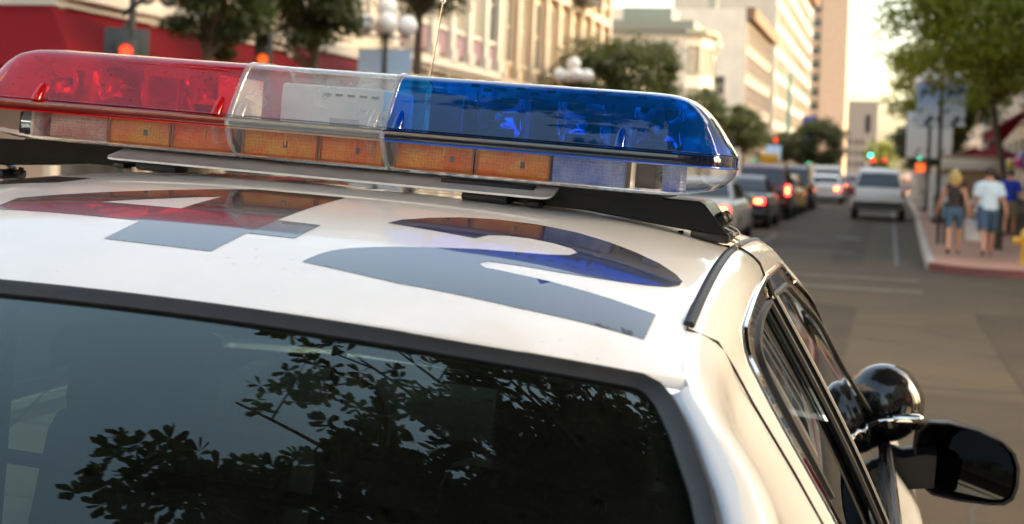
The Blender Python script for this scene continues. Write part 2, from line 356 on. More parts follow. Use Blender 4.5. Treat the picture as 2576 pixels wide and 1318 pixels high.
def kerb(path, m, h=.135, w_=.15, side=1):
    mb = MB(); rs = []; N = len(path)
    for i, p in enumerate(path):
        a, b = Vector(path[max(i - 1, 0)]), Vector(path[min(i + 1, N - 1)]); t = (b - a).normalized(); nn = Vector((-t.y, t.x)) * side
        p = Vector(p); z = gz(p.x, p.y)
        q0, q1 = p - nn * 0.0, p + nn * w_
        rs.append([(q0.x, q0.y, z - .05), (q0.x + nn.x * .012, q0.y + nn.y * .012, z + h - .015), (q0.x + nn.x * .03, q0.y + nn.y * .03, z + h), (q1.x, q1.y, z + h), (q1.x, q1.y, z - .05)])
    mb.rings(rs); o = mb.build('kerb', m, None, True, 50); o['kind'] = 'structure'; return o
XR, XL = 1.52, -10.0
def arc(cx, cy_, r, a0, a1, n=10): return [(cx + r * math.cos(R(a)), cy_ + r * math.sin(R(a))) for a in lin(a0, a1, n)]
crn = arc(XR + 1.3, 24.0, 1.3, 180, 262, 9)
far_r = [(XR + .35, 900), (XR + .35, 60), (XR + .18, 44)] + [(XR + .04, 30)] + crn + [(5, 22.55), (60, 22.2)]
slab('pavement', far_r + [(60, 900)], M['sidewalk']); kerb(far_r[:4] + crn[:2], M['kerb'], side=1); kerb(crn[1:] + [(4.2, 22.62)], M['red_kerb'], side=1); kerb([(4.2, 22.62), (5, 22.55), (60, 22.2)], M['kerb'], side=1)
cl = arc(XL - 1.3, 18.6, 1.3, 0, -82, 9)
far_l = [(XL, 900), (XL, 60), (XL, 30)] + cl + [(-13, 17.25), (-60, 17.0)]
slab('pavement', far_l + [(-60, 900)], M['sidewalk']); kerb(far_l, M['kerb'], side=-1)
nr_ = [(1.95, -120), (1.95, -30), (1.95, .8)] + arc(3.6, .8, 1.65, 180, 98, 8) + [(6, 2.5), (60, 2.6)]
slab('pavement', nr_ + [(60, -120)], M['sidewalk']); kerb(nr_, M['kerb'], side=-1)
nl_ = [(XL, -120), (XL, -30), (XL, .8)] + arc(XL - 1.65, .8, 1.65, 0, 82, 8) + [(-14, 2.5), (-60, 2.6)]
slab('pavement', nl_ + [(-60, -120)], M['sidewalk']); kerb(nl_, M['kerb'], side=1)

# ================================================================== buildings
CC = {}
def cmat(key, c, rough=.8, var=.08, vs_=.7, bump=.1):
    if key not in CC: CC[key] = mat(key, c, rough, var=var, vscale=vs_, bump=bump, bscale=8)
    return CC[key]
_wm = {}
def wmesh(kind, w_, h, mf, mg, d):
    k = (kind, round(w_, 2), round(h, 2), mf.name, mg.name)
    if k not in _wm:
        a = MB(); a.add([(0, -w_ / 2, 0), (0, w_ / 2, 0), (0, w_ / 2, h), (0, -w_ / 2, h)], [(0, 1, 2, 3)]); g = a.build('pane', mg, None, False)
        b = MB(); t = .09
        b.bx(-.02, d, -w_ / 2 - t, -w_ / 2, -t, h + t); b.bx(-.02, d, w_ / 2, w_ / 2 + t, -t, h + t); b.bx(-.02, d, -w_ / 2, w_ / 2, h, h + t); b.bx(-.02, d + .08, -w_ / 2 - t * 1.5, w_ / 2 + t * 1.5, -t * 1.6, -.0)
        b.bx(.0, .05, -w_ / 2, w_ / 2, h * .5 - .03, h * .5 + .03)
        if w_ > 1.5: b.bx(.0, .05, -.03, .03, 0, h)
        f = b.build('window', mf, None, False)
        _wm[k] = (f.data, g.data); bpy.data.objects.remove(f); bpy.data.objects.remove(g)
    return _wm[k]
def window(parent, loc, rz, w_, h, mf, mg, d=.10, kind='a'):
    fm, gm = wmesh(kind, w_, h, mf, mg, d)
    f = newobj('window', fm, parent); f.location = loc; f.rotation_euler = (0, 0, rz)
    g = newobj('pane', gm, f); g.location = (.03, 0, 0)
def building(name, label, x, y0, y1, h, m, depth=16, face=1, floors=(), trim=None, bay=3.2, win=(1.3, 2.0), cornice=.5, glass='curtain_glass', pil=False, base=4.4, shop=True, south=True, spandrel=None, zb=.0, south_wall_m=None, awn=None):
    """a block on the street: face=1 looks towards +X. floors: sill heights of the window rows"""
    t = trim or m; g = M[glass]
    root = empty(name, (x, (y0 + y1) / 2, zb), 0, label, 'building')
    hw = (y1 - y0) / 2
    mb = MB(); mb.bx(-depth if face > 0 else 0, 0 if face > 0 else depth, -hw, hw, 0, h); mb.build('wall', m, root, False)
    def rowx(z, sill_h, n, yc, rz, off):
        pass
    n = max(1, int((y1 - y0) / bay)); st = (y1 - y0) / n
    rz = 0 if face > 0 else math.pi
    for z in floors:
        for i in range(n): window(root, (face * .01, -hw + st * (i + .5), z), rz, win[0], win[1], t, g if rnd.random() < .7 else M['glass_dark'])
    if pil:
        for i in range(n + 1):
            mb = MB(); yy = -hw + st * i; yy = min(max(yy, -hw + .24), hw - .24)
            a, b = sorted((0, face * .32)); mb.bx(a, b, yy - .22, yy + .22, base + .25, h - .3); a, b = sorted((0, face * .40)); mb.bx(a, b, yy - .28, yy + .28, base + .25, base + .7); mb.bx(a, b, yy - .28, yy + .28, h - .75, h - .3); mb.build('pilaster', t, root, False)
    if spandrel:
        for z in floors:
            for i in range(n):
                mb = MB(); yy = -hw + st * (i + .5); a, b = sorted((face * .005, face * .14)); mb.bx(a, b, yy - st * .40, yy + st * .40, z - .95, z - .22); mb.build('spandrel', spandrel, root, False)
    for z, d, hh in ((base, .35, .28), (h - .25, .55 * (1 if cornice else 0), cornice)):
        if d * hh <= 0: continue
        mb = MB(); a, b = sorted((-depth * face * .999, face * d)); mb.bx(a, b, -hw - d * .6, hw + .002, z, z + hh); a, b = sorted((-depth * face * .999, face * d * .6)); mb.bx(a, b, -hw - d * .35, hw + .001, z - hh * .6, z); mb.build('cornice', t, root, False)
    if shop:
        for i in range(n):
            yy = -hw + st * (i + .5); mb = MB(); a, b = sorted((face * .003, face * .06)); mb.bx(a, b, yy - st * .42, yy + st * .42, .5, base - .9); p = mb.build('shop_window', M['glass_dark'], root, False)
            mb = MB(); a, b = sorted((face * .004, face * .16)); mb.bx(a, b, yy - st * .5, yy - st * .42, 0, base); mb.bx(a, b, yy - st * .42, yy + st * .42, 0.02, .5); mb.build('shop_front', t, root, False)
    if south:
        m_ = max(1, int(depth / (bay * 1.25))); s2 = depth / m_
        for z in floors:
            for i in range(m_): window(root, (-face * s2 * (i + .5), -hw - .01, z), -math.pi / 2, win[0], win[1], t, g)
    return root
XF = -14.5
cream = cmat('cream_stucco', (.54, .46, .345)); cream2 = cmat('pale_stucco', (.68, .60, .48)); pink = cmat('pink_stucco', (.52, .40, .31)); tan = cmat('tan_stucco', (.60, .41, .23)); white_st = cmat('white_stucco', (.86, .76, .60))
greyb = cmat('grey_stucco', (.36, .32, .27)); mauve = cmat('mauve_panel', (.34, .22, .24)); peach = cmat('peach_concrete', (.74, .52, .34)); brown = cmat('brown_brick', (.26, .15, .09), var=.2, vs_=3); trimw = cmat('white_trim', (.70, .65, .55)); trimb = cmat('brown_trim', (.24, .15, .09)); greentr = cmat('green_trim', (.30, .31, .25)); greybrown = cmat('shaded_stone', (.44, .37, .30), var=.12)
building('corner_building', 'pinkish beige corner building above the long red awning', XF, 20.8, 31.0, 12.8, pink, 18, 1, (5.2, 8.9), trimw, 2.9, (1.3, 2.1), .7)
building('shop_building', 'low cream building with a dark red shop awning behind the left trees', XF, 31.2, 38.2, 9.6, cream2, 16, 1, (5.6,), trimw, 2.4, (1.2, 2.3), .6)
building('pilaster_building', 'cream building with tall white pilasters and mauve panels under its windows', XF, 38.4, 51.0, 14.5, cream, 16, 1, (6.2, 10.4), trimw, 2.1, (1.25, 2.9), .7, pil=True, spandrel=mauve, base=4.75)
tb_ = building('tan_building', 'orange tan building with narrow deep window bays and a black balcony', XF, 51.2, 73.0, 19.0, tan, 16, 1, (5.6, 10.1, 14.2), cream, 2.4, (1.15, 2.9), .7, pil=True, base=4.6)
mb = MB(); mb.bx(0, .3, -10.9, 10.9, 9.0, 9.35); mb.build('ledge', cream, tb_, False)
for z in (9.4, 13.6):
    mb = MB(); mb.bx(.02, 1.1, 1.0, 4.4, z, z + .08); mb.bx(1.06, 1.1, 1.0, 4.4, z + .85, z + .9)
    for k in range(18): mb.bx(1.06, 1.09, 1.0 + k * .2, 1.03 + k * .2, z + .08, z + .86)
    for yy in (1.0, 4.36): mb.bx(.02, 1.1, yy, yy + .04, z + .85, z + .9); mb.tube([(.02, yy + .02, z - .7), (1.0, yy + .02, z)], .03, 5)
    mb.build('balcony', M['iron'], tb_, False)
building('low_building', 'low white building half hidden by a street tree past the tan block', XF, 73.2, 88.0, 8.0, white_st, 16, 1, (5.0,), trimw, 2.6, (1.2, 1.9), .4)
bb = building('bay_building', 'pale corner building with a projecting upper bay and grey green cornice', XF, 104, 122, 12.2, white_st, 15, 1, (5.2, 8.6), greentr, 2.6, (1.5, 2.2), .7)
mb = MB(); pr = [(0, -9.0), (1.1, -8.4), (1.5, -7.2), (1.5, -4.6), (1.1, -3.4), (0, -2.8)]
mb.prism(pr, lambda a, b: (a, b, 4.9), lambda a, b: (a, b, 11.6)); by = mb.build('bay', white_st, bb, False)
for z in (5.6, 8.8):
    for (a, b) in zip(pr, pr[1:]):
        c = ((a[0] + b[0]) / 2, (a[1] + b[1]) / 2, z); ang = math.atan2(b[1] - a[1], b[0] - a[0]) - math.pi / 2
        window(bb, c, ang, math.hypot(b[0] - a[0], b[1] - a[1]) * .62, 1.9, greentr, M['curtain_glass'])
for k, z in ((1.35, 11.6), (1.2, 4.5)):
    mb = MB(); mb.prism([(a * k, -5.9 + (b + 5.9) * (1 + (k - 1) * .5)) for a, b in pr], lambda a, b: (a, b, z), lambda a, b: (a, b, z + .4)); mb.build('cornice', greentr, bb, False)
mb = MB(); mb.bx(-6, -2, -4, 0, 12.3, 14.2); mb.bx(-10, -8, -6, -4, 12.3, 13.6); mb.build('roof_plant', greentr, bb, False)
wb = building('tall_cream_block', 'tall cream block with a blank side wall and brown street cornice', XF, 147, 178, 18.4, white_st, 17, 1, (5, 8.2, 11.4, 14.4), greybrown, 3.1, (1.5, 1.9), 0, south=False)
mb = MB(); mb.bx(.005, .12, -15.45, 15.45, 4.6, 17.2); 
mb.build('street_shade_panel', greybrown, wb, False)  # shade of the street side is put into this darker panel's colour
for i in range(9):
    for z in (5.4, 8.6, 11.8, 14.8): window(wb, (.13, -13.6 + i * 3.4, z), 0, 1.6, 1.9, greybrown, M['glass_dark'])
mb = MB(); mb.bx(0, 1.0, -15.5, 15.5, 17.3, 18.6); mb.build('cornice', trimb, wb, False)
for z in (5.6, 9.2): window(wb, (-2.6, -15.51, z), -math.pi / 2, 1.2, 2.0, white_st, M['glass_dark'])
mb = MB(); mb.bx(-4.5, -3.6, -12, -11, 18.4, 20.4); mb.build('roof_plant', greentr, wb, False)
wt = building('tall_white_block', 'tallest white block with rows of small windows and a dark cornice', XF, 187, 268, 33.5, cmat('bright_stone', (.57, .50, .41)), 14, 1, tuple(5 + 3.3 * k for k in range(8)), greybrown, 4.5, (2.2, 1.9), 0, south=False, bay=4.5) if False else building('tall_white_block', 'tallest white block with rows of small windows and a dark cornice', XF, 187, 268, 33.5, cmat('bright_stone', (.57, .50, .41)), 14, 1, tuple(5 + 3.3 * k for k in range(8)), greybrown, bay=4.5, win=(2.2, 1.9), cornice=0, south=False)
mb = MB(); mb.bx(0, 1.3, -40.6, 40.6, 32.2, 33.8); mb.build('cornice', trimb, wt, False)
mb = MB(); mb.bx(1.0, 1.5, -30, -29.6, 6, 15); mb.build('blade_sign', cmat('teal_sign', (.10, .30, .28)), wt, False)
tw = empty('tower_block', (-13.3, 445, 0), 0, 'slender peach tower block with stacked dark balconies at the street end', 'building')
mb = MB(); mb.bx(-8.2, 0, 0, 20, 0, 95); mb.build('wall', peach, tw, False); mb = MB(); mb.bx(-11, -8.4, 1.5, 18, 0, 95); mb.build('stair_wall', cmat('pale_shaft', (.66, .56, .44)), tw, False)
for k in range(20):
    z = 6 + k * 4.35; mb = MB(); mb.bx(-11.2, -8.3, .4, 1.6, z, z + 1.2); mb.build('balcony', peach, tw, False); mb = MB(); mb.bx(-10.9, -8.5, 1.3, 1.48, z + 1.25, z + 3.4); mb.build('balcony_door', M['glass_dark'], tw, False)
ge_ = empty('end_building', (-13.2, 520, 0), 0, 'grey beige building with one dark recess closing the street', 'building')
mb = MB(); mb.bx(-1.5, 9.2, 0, 15, 0, 27); mb.build('wall', greyb, ge_, False); mb = MB(); mb.bx(5.0, 6.6, -.3, -.005, 15.5, 22.0); mb.build('recess', M['dark'], ge_, False)  # dark block on the wall face paints the shade of the recess
for z in (3, 7, 11):
    for x in (-.2, 2, 4, 8): window(ge_, (x, -.01, z), -math.pi / 2, 1.2, 2, greyb, M['glass_dark'])
building('far_building', 'distant cream building beside the grey street-end block', -6.0, 560, 600, 14, cream2, 12, 1, (4, 8), trimw, 6, (2, 2), .4)
# right-hand side of the street
building('cafe_building', 'tan corner building with a shop front by the walking couple', 6.6, 25.0, 58, 17.5, cmat('tan_brick', (.42, .31, .20), var=.15, vs_=2), 16, -1, (5.2, 9.0, 12.8), cream2, 3.2, (1.4, 2.2), .6)
building('right_shop', 'cream building with red awnings behind the right trees', 6.9, 58.3, 100, 11, cream2, 16, -1, (5.2, 8.2), trimw, 3.4, (1.5, 2.0), .6)
building('right_block', 'pale block far along the right pavement', 6.9, 125, 300, 14, cream, 16, -1, (5, 8.4, 11), trimw, 6, (2.2, 2), .6)
# behind and beside the camera: seen only in the paintwork and glass
building('sun_screen_building', 'unseen tall pale building added on the right to block the low sun', 24.0, 25, 70, 25, cream, 20, -1, (5, 9, 13), trimw, 4, (1.6, 2), .6)  # added out of view to keep low sun and sky glow off the car
nb = building('near_building', 'beige building with arched awnings beside the police car', 7.2, -46, .5, 11.5, cream, 16, -1, (5.2, 8.4), trimw, 3.0, (1.4, 2.1), .7, south=False)
building('near_left_building', 'cream building across the street beside the police car', XF, -60, .5, 13, cream2, 16, 1, (5.2, 8.8), trimw, 3.2, (1.4, 2.1), .7, south=False)

# awnings
def awning(label, path, zt, zb_, out, m, val=.28, name='awning'):
    """sloping cloth from a wall line: path = [(wall point, outer point)]"""
    root = empty(name, (path[0][0][0], path[0][0][1], 0), 0, label, 'awning'); o = Vector((path[0][0][0], path[0][0][1], 0))
    mb = MB(); up = [Vector((a[0], a[1], zt)) - o for a, b in path]; lo = [Vector((b[0], b[1], zb_)) - o for a, b in path]; lv = [p - Vector((0, 0, val)) for p in lo]
    for i in range(len(path) - 1):
        mb.add([up[i], up[i + 1], lo[i + 1], lo[i]], [(0, 1, 2, 3)]); mb.add([lo[i], lo[i + 1], lv[i + 1], lv[i]], [(0, 1, 2, 3)])
    mb.add([up[0], lo[0], lv[0]], [(0, 1, 2)]); mb.add([up[-1], lo[-1], lv[-1]], [(0, 1, 2)])
    mb.build('cloth', m, root, False)
    mb = MB()
    for i in range(len(path)): mb.tube([up[i] - Vector((0, 0, .03)), lo[i] - Vector((0, 0, .03))], .02, 5)
    for i in range(len(path) - 1): mb.tube([lv[i] + Vector((0, 0, .05)), lv[i + 1] + Vector((0, 0, .05))], .02, 5)
    mb.build('awning_frame', M['iron'], root); return root
awning('big red awning wrapping the corner of the pinkish beige building', [((-20, 20.8), (-20, 19.1)), ((XF, 20.8), (-12.85, 19.1)), ((XF, 31.0), (-12.85, 31.0))], 4.32, 3.0, 1.7, M['red_cloth'], .35)
awning('dark red awning on the low cream shop building', [((XF, 31.4), (-12.7, 31.4)), ((XF, 38.0), (-12.7, 38.0))], 4.5, 3.4, 1.7, M['maroon_cloth'])
awning('upper red awning on the cream building behind the right trees', [((6.9, 58.6), (5.0, 58.6)), ((6.9, 63.0), (5.0, 63.0))], 5.2, 3.2, 1.8, M['red_cloth'], .5)
awning('bright red awning over the tan cafe building', [((6.6, 45), (4.05, 45)), ((6.6, 51), (4.05, 51))], 4.9, 3.25, 1.8, M['red_cloth'], .4)
awning('plain red awning on the beige building beside the police car', [((7.2, -9), (5.6, -9)), ((7.2, -3.0), (5.6, -3.0))], 4.3, 3.1, 1.6, M['red_cloth'])
# green fascia sign on the right
gs = empty('shop_sign', (5.6, 40.5, 0), 0, 'dark green hanging shop sign on the tan cafe building', 'sign'); mb = MB(); mb.bx(-.55, .45, -.05, .05, 2.75, 3.45, .02); mb.build('sign_board', cmat('green_board', (.02, .13, .085)), gs); mb = MB(); mb.tube([(1.0, 0, 3.6), (-.5, 0, 3.6)], .03, 6); mb.tube([(-.4, 0, 3.6), (-.4, 0, 3.44)], .012, 5); mb.tube([(.3, 0, 3.6), (.3, 0, 3.44)], .012, 5); mb.build('sign_arm', M['iron'], gs)
# lit sign; post and arm added to bring it into the rear window's reflection
bs = empty('overhead_sign', (2.75, 1.75, .13 + gz(2.75, 1.75)), R(-32), 'gold bulb-edged sign on an added steel arm above the police car', 'sign')
mb = MB(); mb.tube([(0, 0, -.05), (0, 0, 9.2)], [.10, .07], 10); mb.tube([(0, 0, 9.0), (-2.9, 0, 9.0)], [.06, .04], 8); mb.build('post', M['iron'], bs)
mb = MB(); mb.box((-2.6, 0, 8.3), (.16, 1.5, 1.1), Matrix.Rotation(R(40), 3, 'Z'), .03); mb.build('sign_board', cmat('orange_sign', (.32, .08, .015)), bs)
M['bulb'] = mat('bulb', (.9, .6, .2), .3, emit=(1, .55, .12), es=1.3)
for k in range(11):
    for sx in (-1, 1):
        for z in (7.75, 8.15, 8.5):
            mb = MB(); p_ = Matrix.Rotation(R(40), 3, 'Z') @ Vector((sx * .10, -.70 + k * .14, 0)); mb.box((p_.x - 2.6, p_.y, z), (.03, .05 + .05 * ((k + int(z * 10)) % 3), .03), Matrix.Rotation(R(40), 3, 'Z'), .008); mb.build('bulb', M['bulb'], bs)
# lit sign and green awning added to colour the car's side-glass reflections
nsn = empty('added_red_sign', (7.0, -1.2, 0), 0, 'red lit sign box added on the beige building beside the police car', 'sign'); mb = MB(); mb.box((0, 0, 2.75), (.16, 1.1, .5), None, .04); mb.build('sign_box', M['sig_red'], nsn); mb = MB(); mb.bx(.05, .22, -.1, .1, 2.6, 2.9); mb.build('bracket', M['iron'], nsn)
awning('short green awning added on the beige building beside the police car', [((7.2, -15), (5.9, -15)), ((7.2, -11), (5.9, -11))], 3.9, 2.9, 1.6, cmat('green_cloth', (.02, .16, .03)))

# ================================================================== trees
def leaf_mesh(pts, nrm, size, seed, shape=0):
    g = np.random.default_rng(seed); n = len(pts)
    a = g.normal(size=(n, 3)); a -= (a * nrm).sum(1, keepdims=True) * nrm; a /= np.linalg.norm(a, axis=1, keepdims=True) + 1e-9
    b = np.cross(nrm, a); L = size * g.uniform(.7, 1.3, (n, 1)); W = L * (.42 if shape else .5)
    if shape:
        loc = [(0, 0, 0), (.45, .55, .03), (.85, .75, .06), (1.0, 0, .02), (.85, -.75, .06), (.45, -.55, .03)]
    else: loc = [(0, 0, 0), (.5, .8, .06), (1, 0, 0), (.5, -.8, .06)]
    V = np.stack([pts + a * L * x + b * W * y + nrm * L * z for x, y, z in loc], 1).reshape(-1, 3); k = len(loc)
    return V, n, k
def np_mesh(name, V, n, k, m, parent):
    me = bpy.data.meshes.new(name); me.vertices.add(len(V)); me.vertices.foreach_set('co', V.astype(np.float32).ravel())
    me.loops.add(n * k); me.loops.foreach_set('vertex_index', np.arange(n * k, dtype=np.int32)); me.polygons.add(n)
    me.polygons.foreach_set('loop_start', np.arange(n, dtype=np.int32) * k); me.polygons.foreach_set('loop_total', np.full(n, k, np.int32))
    me.materials.append(m); me.update(calc_edges=True); return newobj(name, me, parent)
def tree(label, x, y, h, crown, nleaf, leaf, m, seed, nclump=40, lean=(0, 0), trunk_r=.13, z0=.13, shape=0, group=None, clump_r=.28, name='street_tree', flat=.7):
    """crown = (centre z, rx, ry, rz, dx, dy): clumps of leaves on twigs inside an ellipsoid"""
    g = np.random.default_rng(seed); root = empty(name, (x, y, z0 + gz(x, y)), 0, label, 'tree', group)
    cz, rx, ry, rz_, dx, dy = crown; c = np.array([dx, dy, cz])
    u = g.normal(size=(nclump, 3)); u /= np.linalg.norm(u, axis=1, keepdims=True); rad = g.uniform(.35, 1, (nclump, 1)) ** .6
    cl_ = c + u * rad * np.array([rx, ry, rz_]) * .9
    per = max(8, nleaf // nclump); P = []; N = []
    for i in range(nclump):
        s_ = clump_r * g.uniform(.6, 1.5) * min(rx, ry); q = g.normal(size=(per, 3)); q /= np.linalg.norm(q, axis=1, keepdims=True)
        P.append(cl_[i] + q * (g.uniform(.05, 1, (per, 1)) ** .45) * s_ * np.array([1.15, 1.15, flat])); nn = q * .5 + g.normal(size=(per, 3)) * .55 + np.array([0, 0, .55]); N.append(nn / np.linalg.norm(nn, axis=1, keepdims=True))
    P = np.concatenate(P); N = np.concatenate(N); V, n, k = leaf_mesh(P, N, leaf, seed + 1, shape); np_mesh('crown', V, n, k, m, root)
    mb = MB(); fork = Vector((lean[0], lean[1], max(1.6, cz - rz_ * .85)))
    mb.tube([(0, 0, -.05), Vector((fork.x * .3, fork.y * .3, fork.z * .5)), fork], [trunk_r * 1.25, trunk_r, trunk_r * .8], 9)
    cc = Vector(c); tr_ = mb.build('trunk', M['bark'], root)
    mb = MB()
    for i in range(0, nclump, max(1, nclump // 22)):
        e = Vector(cl_[i]); mid = fork.lerp(e, .5) + Vector((0, 0, .12 * (e - fork).length)); mb.tube([fork, mid, e], [trunk_r * .5, trunk_r * .26, .012], 5)
    mb.build('limbs', M['bark'], root); return root
G1 = 'trees along the left pavement'; G2 = 'trees along the right pavement'
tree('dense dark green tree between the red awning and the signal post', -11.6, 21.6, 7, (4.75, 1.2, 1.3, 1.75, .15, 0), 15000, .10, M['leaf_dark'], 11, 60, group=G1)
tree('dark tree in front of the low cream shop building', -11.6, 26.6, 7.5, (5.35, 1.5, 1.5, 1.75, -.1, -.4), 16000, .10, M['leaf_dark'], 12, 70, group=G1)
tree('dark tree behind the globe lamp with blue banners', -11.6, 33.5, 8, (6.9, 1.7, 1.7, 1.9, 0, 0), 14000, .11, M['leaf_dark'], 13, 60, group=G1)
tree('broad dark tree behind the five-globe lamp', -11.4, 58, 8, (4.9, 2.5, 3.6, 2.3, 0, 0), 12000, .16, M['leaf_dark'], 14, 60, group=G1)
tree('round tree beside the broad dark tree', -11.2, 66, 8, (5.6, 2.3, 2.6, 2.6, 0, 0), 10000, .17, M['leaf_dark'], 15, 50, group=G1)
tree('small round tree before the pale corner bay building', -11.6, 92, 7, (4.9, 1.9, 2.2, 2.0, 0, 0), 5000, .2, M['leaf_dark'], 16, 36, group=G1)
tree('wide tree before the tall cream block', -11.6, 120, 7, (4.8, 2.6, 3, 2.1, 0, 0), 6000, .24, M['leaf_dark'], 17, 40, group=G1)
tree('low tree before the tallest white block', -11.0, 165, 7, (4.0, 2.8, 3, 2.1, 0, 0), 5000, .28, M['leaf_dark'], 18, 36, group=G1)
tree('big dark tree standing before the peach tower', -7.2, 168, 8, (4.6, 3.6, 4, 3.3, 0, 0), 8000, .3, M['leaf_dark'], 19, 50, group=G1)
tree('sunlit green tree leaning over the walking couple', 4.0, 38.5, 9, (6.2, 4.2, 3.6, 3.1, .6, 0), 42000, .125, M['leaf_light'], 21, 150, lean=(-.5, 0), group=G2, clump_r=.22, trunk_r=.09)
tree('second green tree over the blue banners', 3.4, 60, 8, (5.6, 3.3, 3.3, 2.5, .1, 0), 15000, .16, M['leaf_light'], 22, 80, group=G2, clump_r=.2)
tree('dark tree on the right pavement past the second green tree', 3.3, 92, 7, (4.4, 2.4, 2.8, 2.7, 0, 0), 8000, .2, M['leaf_dark'], 23, 44, group=G2)
tree('far right tree past the crossing', 3.3, 130, 7, (4.2, 2.4, 3, 2.4, 0, 0), 6000, .24, M['leaf_dark'], 24, 40, group=G2)
tree('pale distant tree near the street end', -1.5, 330, 8, (5, 4, 4, 3.6, 0, 0), 4000, .4, M['leaf_light'], 25, 36)
def whorl_tree(label, x, y, crown, nl, nb, nr, leaf, seed, trunk_r=.16):
    g = np.random.default_rng(seed); root = empty('street_tree', (x, y, .13 + gz(x, y)), 0, label, 'tree')
    cz, rx, ry, rz_, dx, dy = crown; c = np.array([dx, dy, cz]); fork = np.array([dx * .25, dy * .25, cz - rz_ * .95]); P = []; N = []; mb = MB()
    for i in range(nl):
        f = (i + .5) / nl; th = i * 2.39996 + g.uniform(-.25, .25); e = c + np.array([rx * math.sqrt(f) * math.cos(th), ry * math.sqrt(f) * math.sin(th), rz_ * math.sqrt(1.05 - f) * g.uniform(-1, 1)]); mid = (fork + e) / 2 + np.array([0, 0, .25])
        mb.tube([fork, mid, e], [trunk_r * .45, trunk_r * .22, .012], 5)
        for j in range(nb):
            t = g.uniform(.45, 1); s0 = (1 - t) ** 2 * fork + 2 * t * (1 - t) * mid + t * t * e; d = g.normal(size=3) + (e - fork) / np.linalg.norm(e - fork) * .9; d[2] *= .45; d /= np.linalg.norm(d); ln = g.uniform(.5, 1.1); e2 = s0 + d * ln
            mb.tube([s0, s0 + d * ln * .5 + np.array([0, 0, .05]), e2], [.011, .007, .003], 4, False)
            for k in range(nr):
                q = s0 + d * ln * g.uniform(.25, 1.05) + g.normal(size=3) * .075; m_ = 9; dr = g.normal(size=(m_, 3)) + d * .7; dr[:, 2] *= .6; dr /= np.linalg.norm(dr, axis=1, keepdims=True)
                P.append((q, dr))
    pts = np.concatenate([np.repeat(q[None], len(dr), 0) for q, dr in P]); a_ = np.concatenate([dr for q, dr in P]); n = len(pts)
    nn = g.normal(size=(n, 3)) * .5 + np.array([0, 0, 1.]); nn -= (nn * a_).sum(1, keepdims=True) * a_; nn /= np.linalg.norm(nn, axis=1, keepdims=True); b_ = np.cross(nn, a_); L = leaf * g.uniform(.75, 1.25, (n, 1))
    loc = [(.05, 0, 0), (.45, .15, .02), (.82, .20, .03), (1.0, 0, -.03), (.82, -.20, .03), (.45, -.15, .02)]
    V = np.stack([pts + a_ * L * p + b_ * L * q + nn * L * r for p, q, r in loc], 1).reshape(-1, 3); np_mesh('crown', V, n, 6, M['leaf_dark'], root)
    mb.build('limbs', M['bark'], root); mb = MB(); mb.tube([(0, 0, -.05), (fork[0] * .4, fork[1] * .4, fork[2] * .5), tuple(fork)], [trunk_r * 1.3, trunk_r, trunk_r * .8], 10); mb.build('trunk', M['bark'], root); return root
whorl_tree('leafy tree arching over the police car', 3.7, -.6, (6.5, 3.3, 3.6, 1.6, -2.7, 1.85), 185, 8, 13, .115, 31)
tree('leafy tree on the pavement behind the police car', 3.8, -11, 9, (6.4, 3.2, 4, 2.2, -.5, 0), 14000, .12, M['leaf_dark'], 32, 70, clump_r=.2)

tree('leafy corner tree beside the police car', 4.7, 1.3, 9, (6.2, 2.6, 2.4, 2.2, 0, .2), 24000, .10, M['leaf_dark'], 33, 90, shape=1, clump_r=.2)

# ================================================================== street furniture
def globe_lamp(label, x, y, h=4.4, n=5, r=.19, banners=None, group='globe street lamps', bm=None):
    root = empty('street_lamp', (x, y, .13), 0, label, 'street lamp', group)
    mb = MB(); mb.lathe([(.20, 0), (.20, .12), (.13, .2), (.11, .8), (.08, .95), (.065, 1.1), (.05, h - .3), (.075, h - .25), (.05, h - .1), (.04, h + .3)], (0, 0, 0), 12); mb.build('post', M['iron'], root)
    for k in range(n):
        if k == n - 1 and n != 2: p = (0, 0, h + .52)
        else:
            a = 2 * math.pi * k / max(1, n - 1) + .4; p = (.50 * math.cos(a), .50 * math.sin(a), h + .10)
        mb = MB(); mb.ball(p, r, 16, 12); mb.build('globe', M['globe'], root)
        mb = MB(); mb.tube([(0, 0, h - .15), (p[0] * .6, p[1] * .6, h - .2), (p[0], p[1], p[2] - r)], .025, 6); mb.lathe([(.05, 0), (.08, .06)], (p[0], p[1], p[2] - r - .03), 10); mb.build('arm', M['iron'], root)
    if banners:
        for s in (-1, 1):
            zb_, zt_, wd = banners; mb = MB(); mb.bx(min(s * .06, s * (.06 + wd)), max(s * .06, s * (.06 + wd)), -.008, .008, zb_, zt_); mb.build('banner', bm, root, False)
            for z in (zb_ - .02, zt_ + .02):
                mb = MB(); mb.tube([(0, 0, z), (s * (.1 + wd), 0, z)], .014, 5); mb.build('banner_arm', M['iron'], root)
    return root
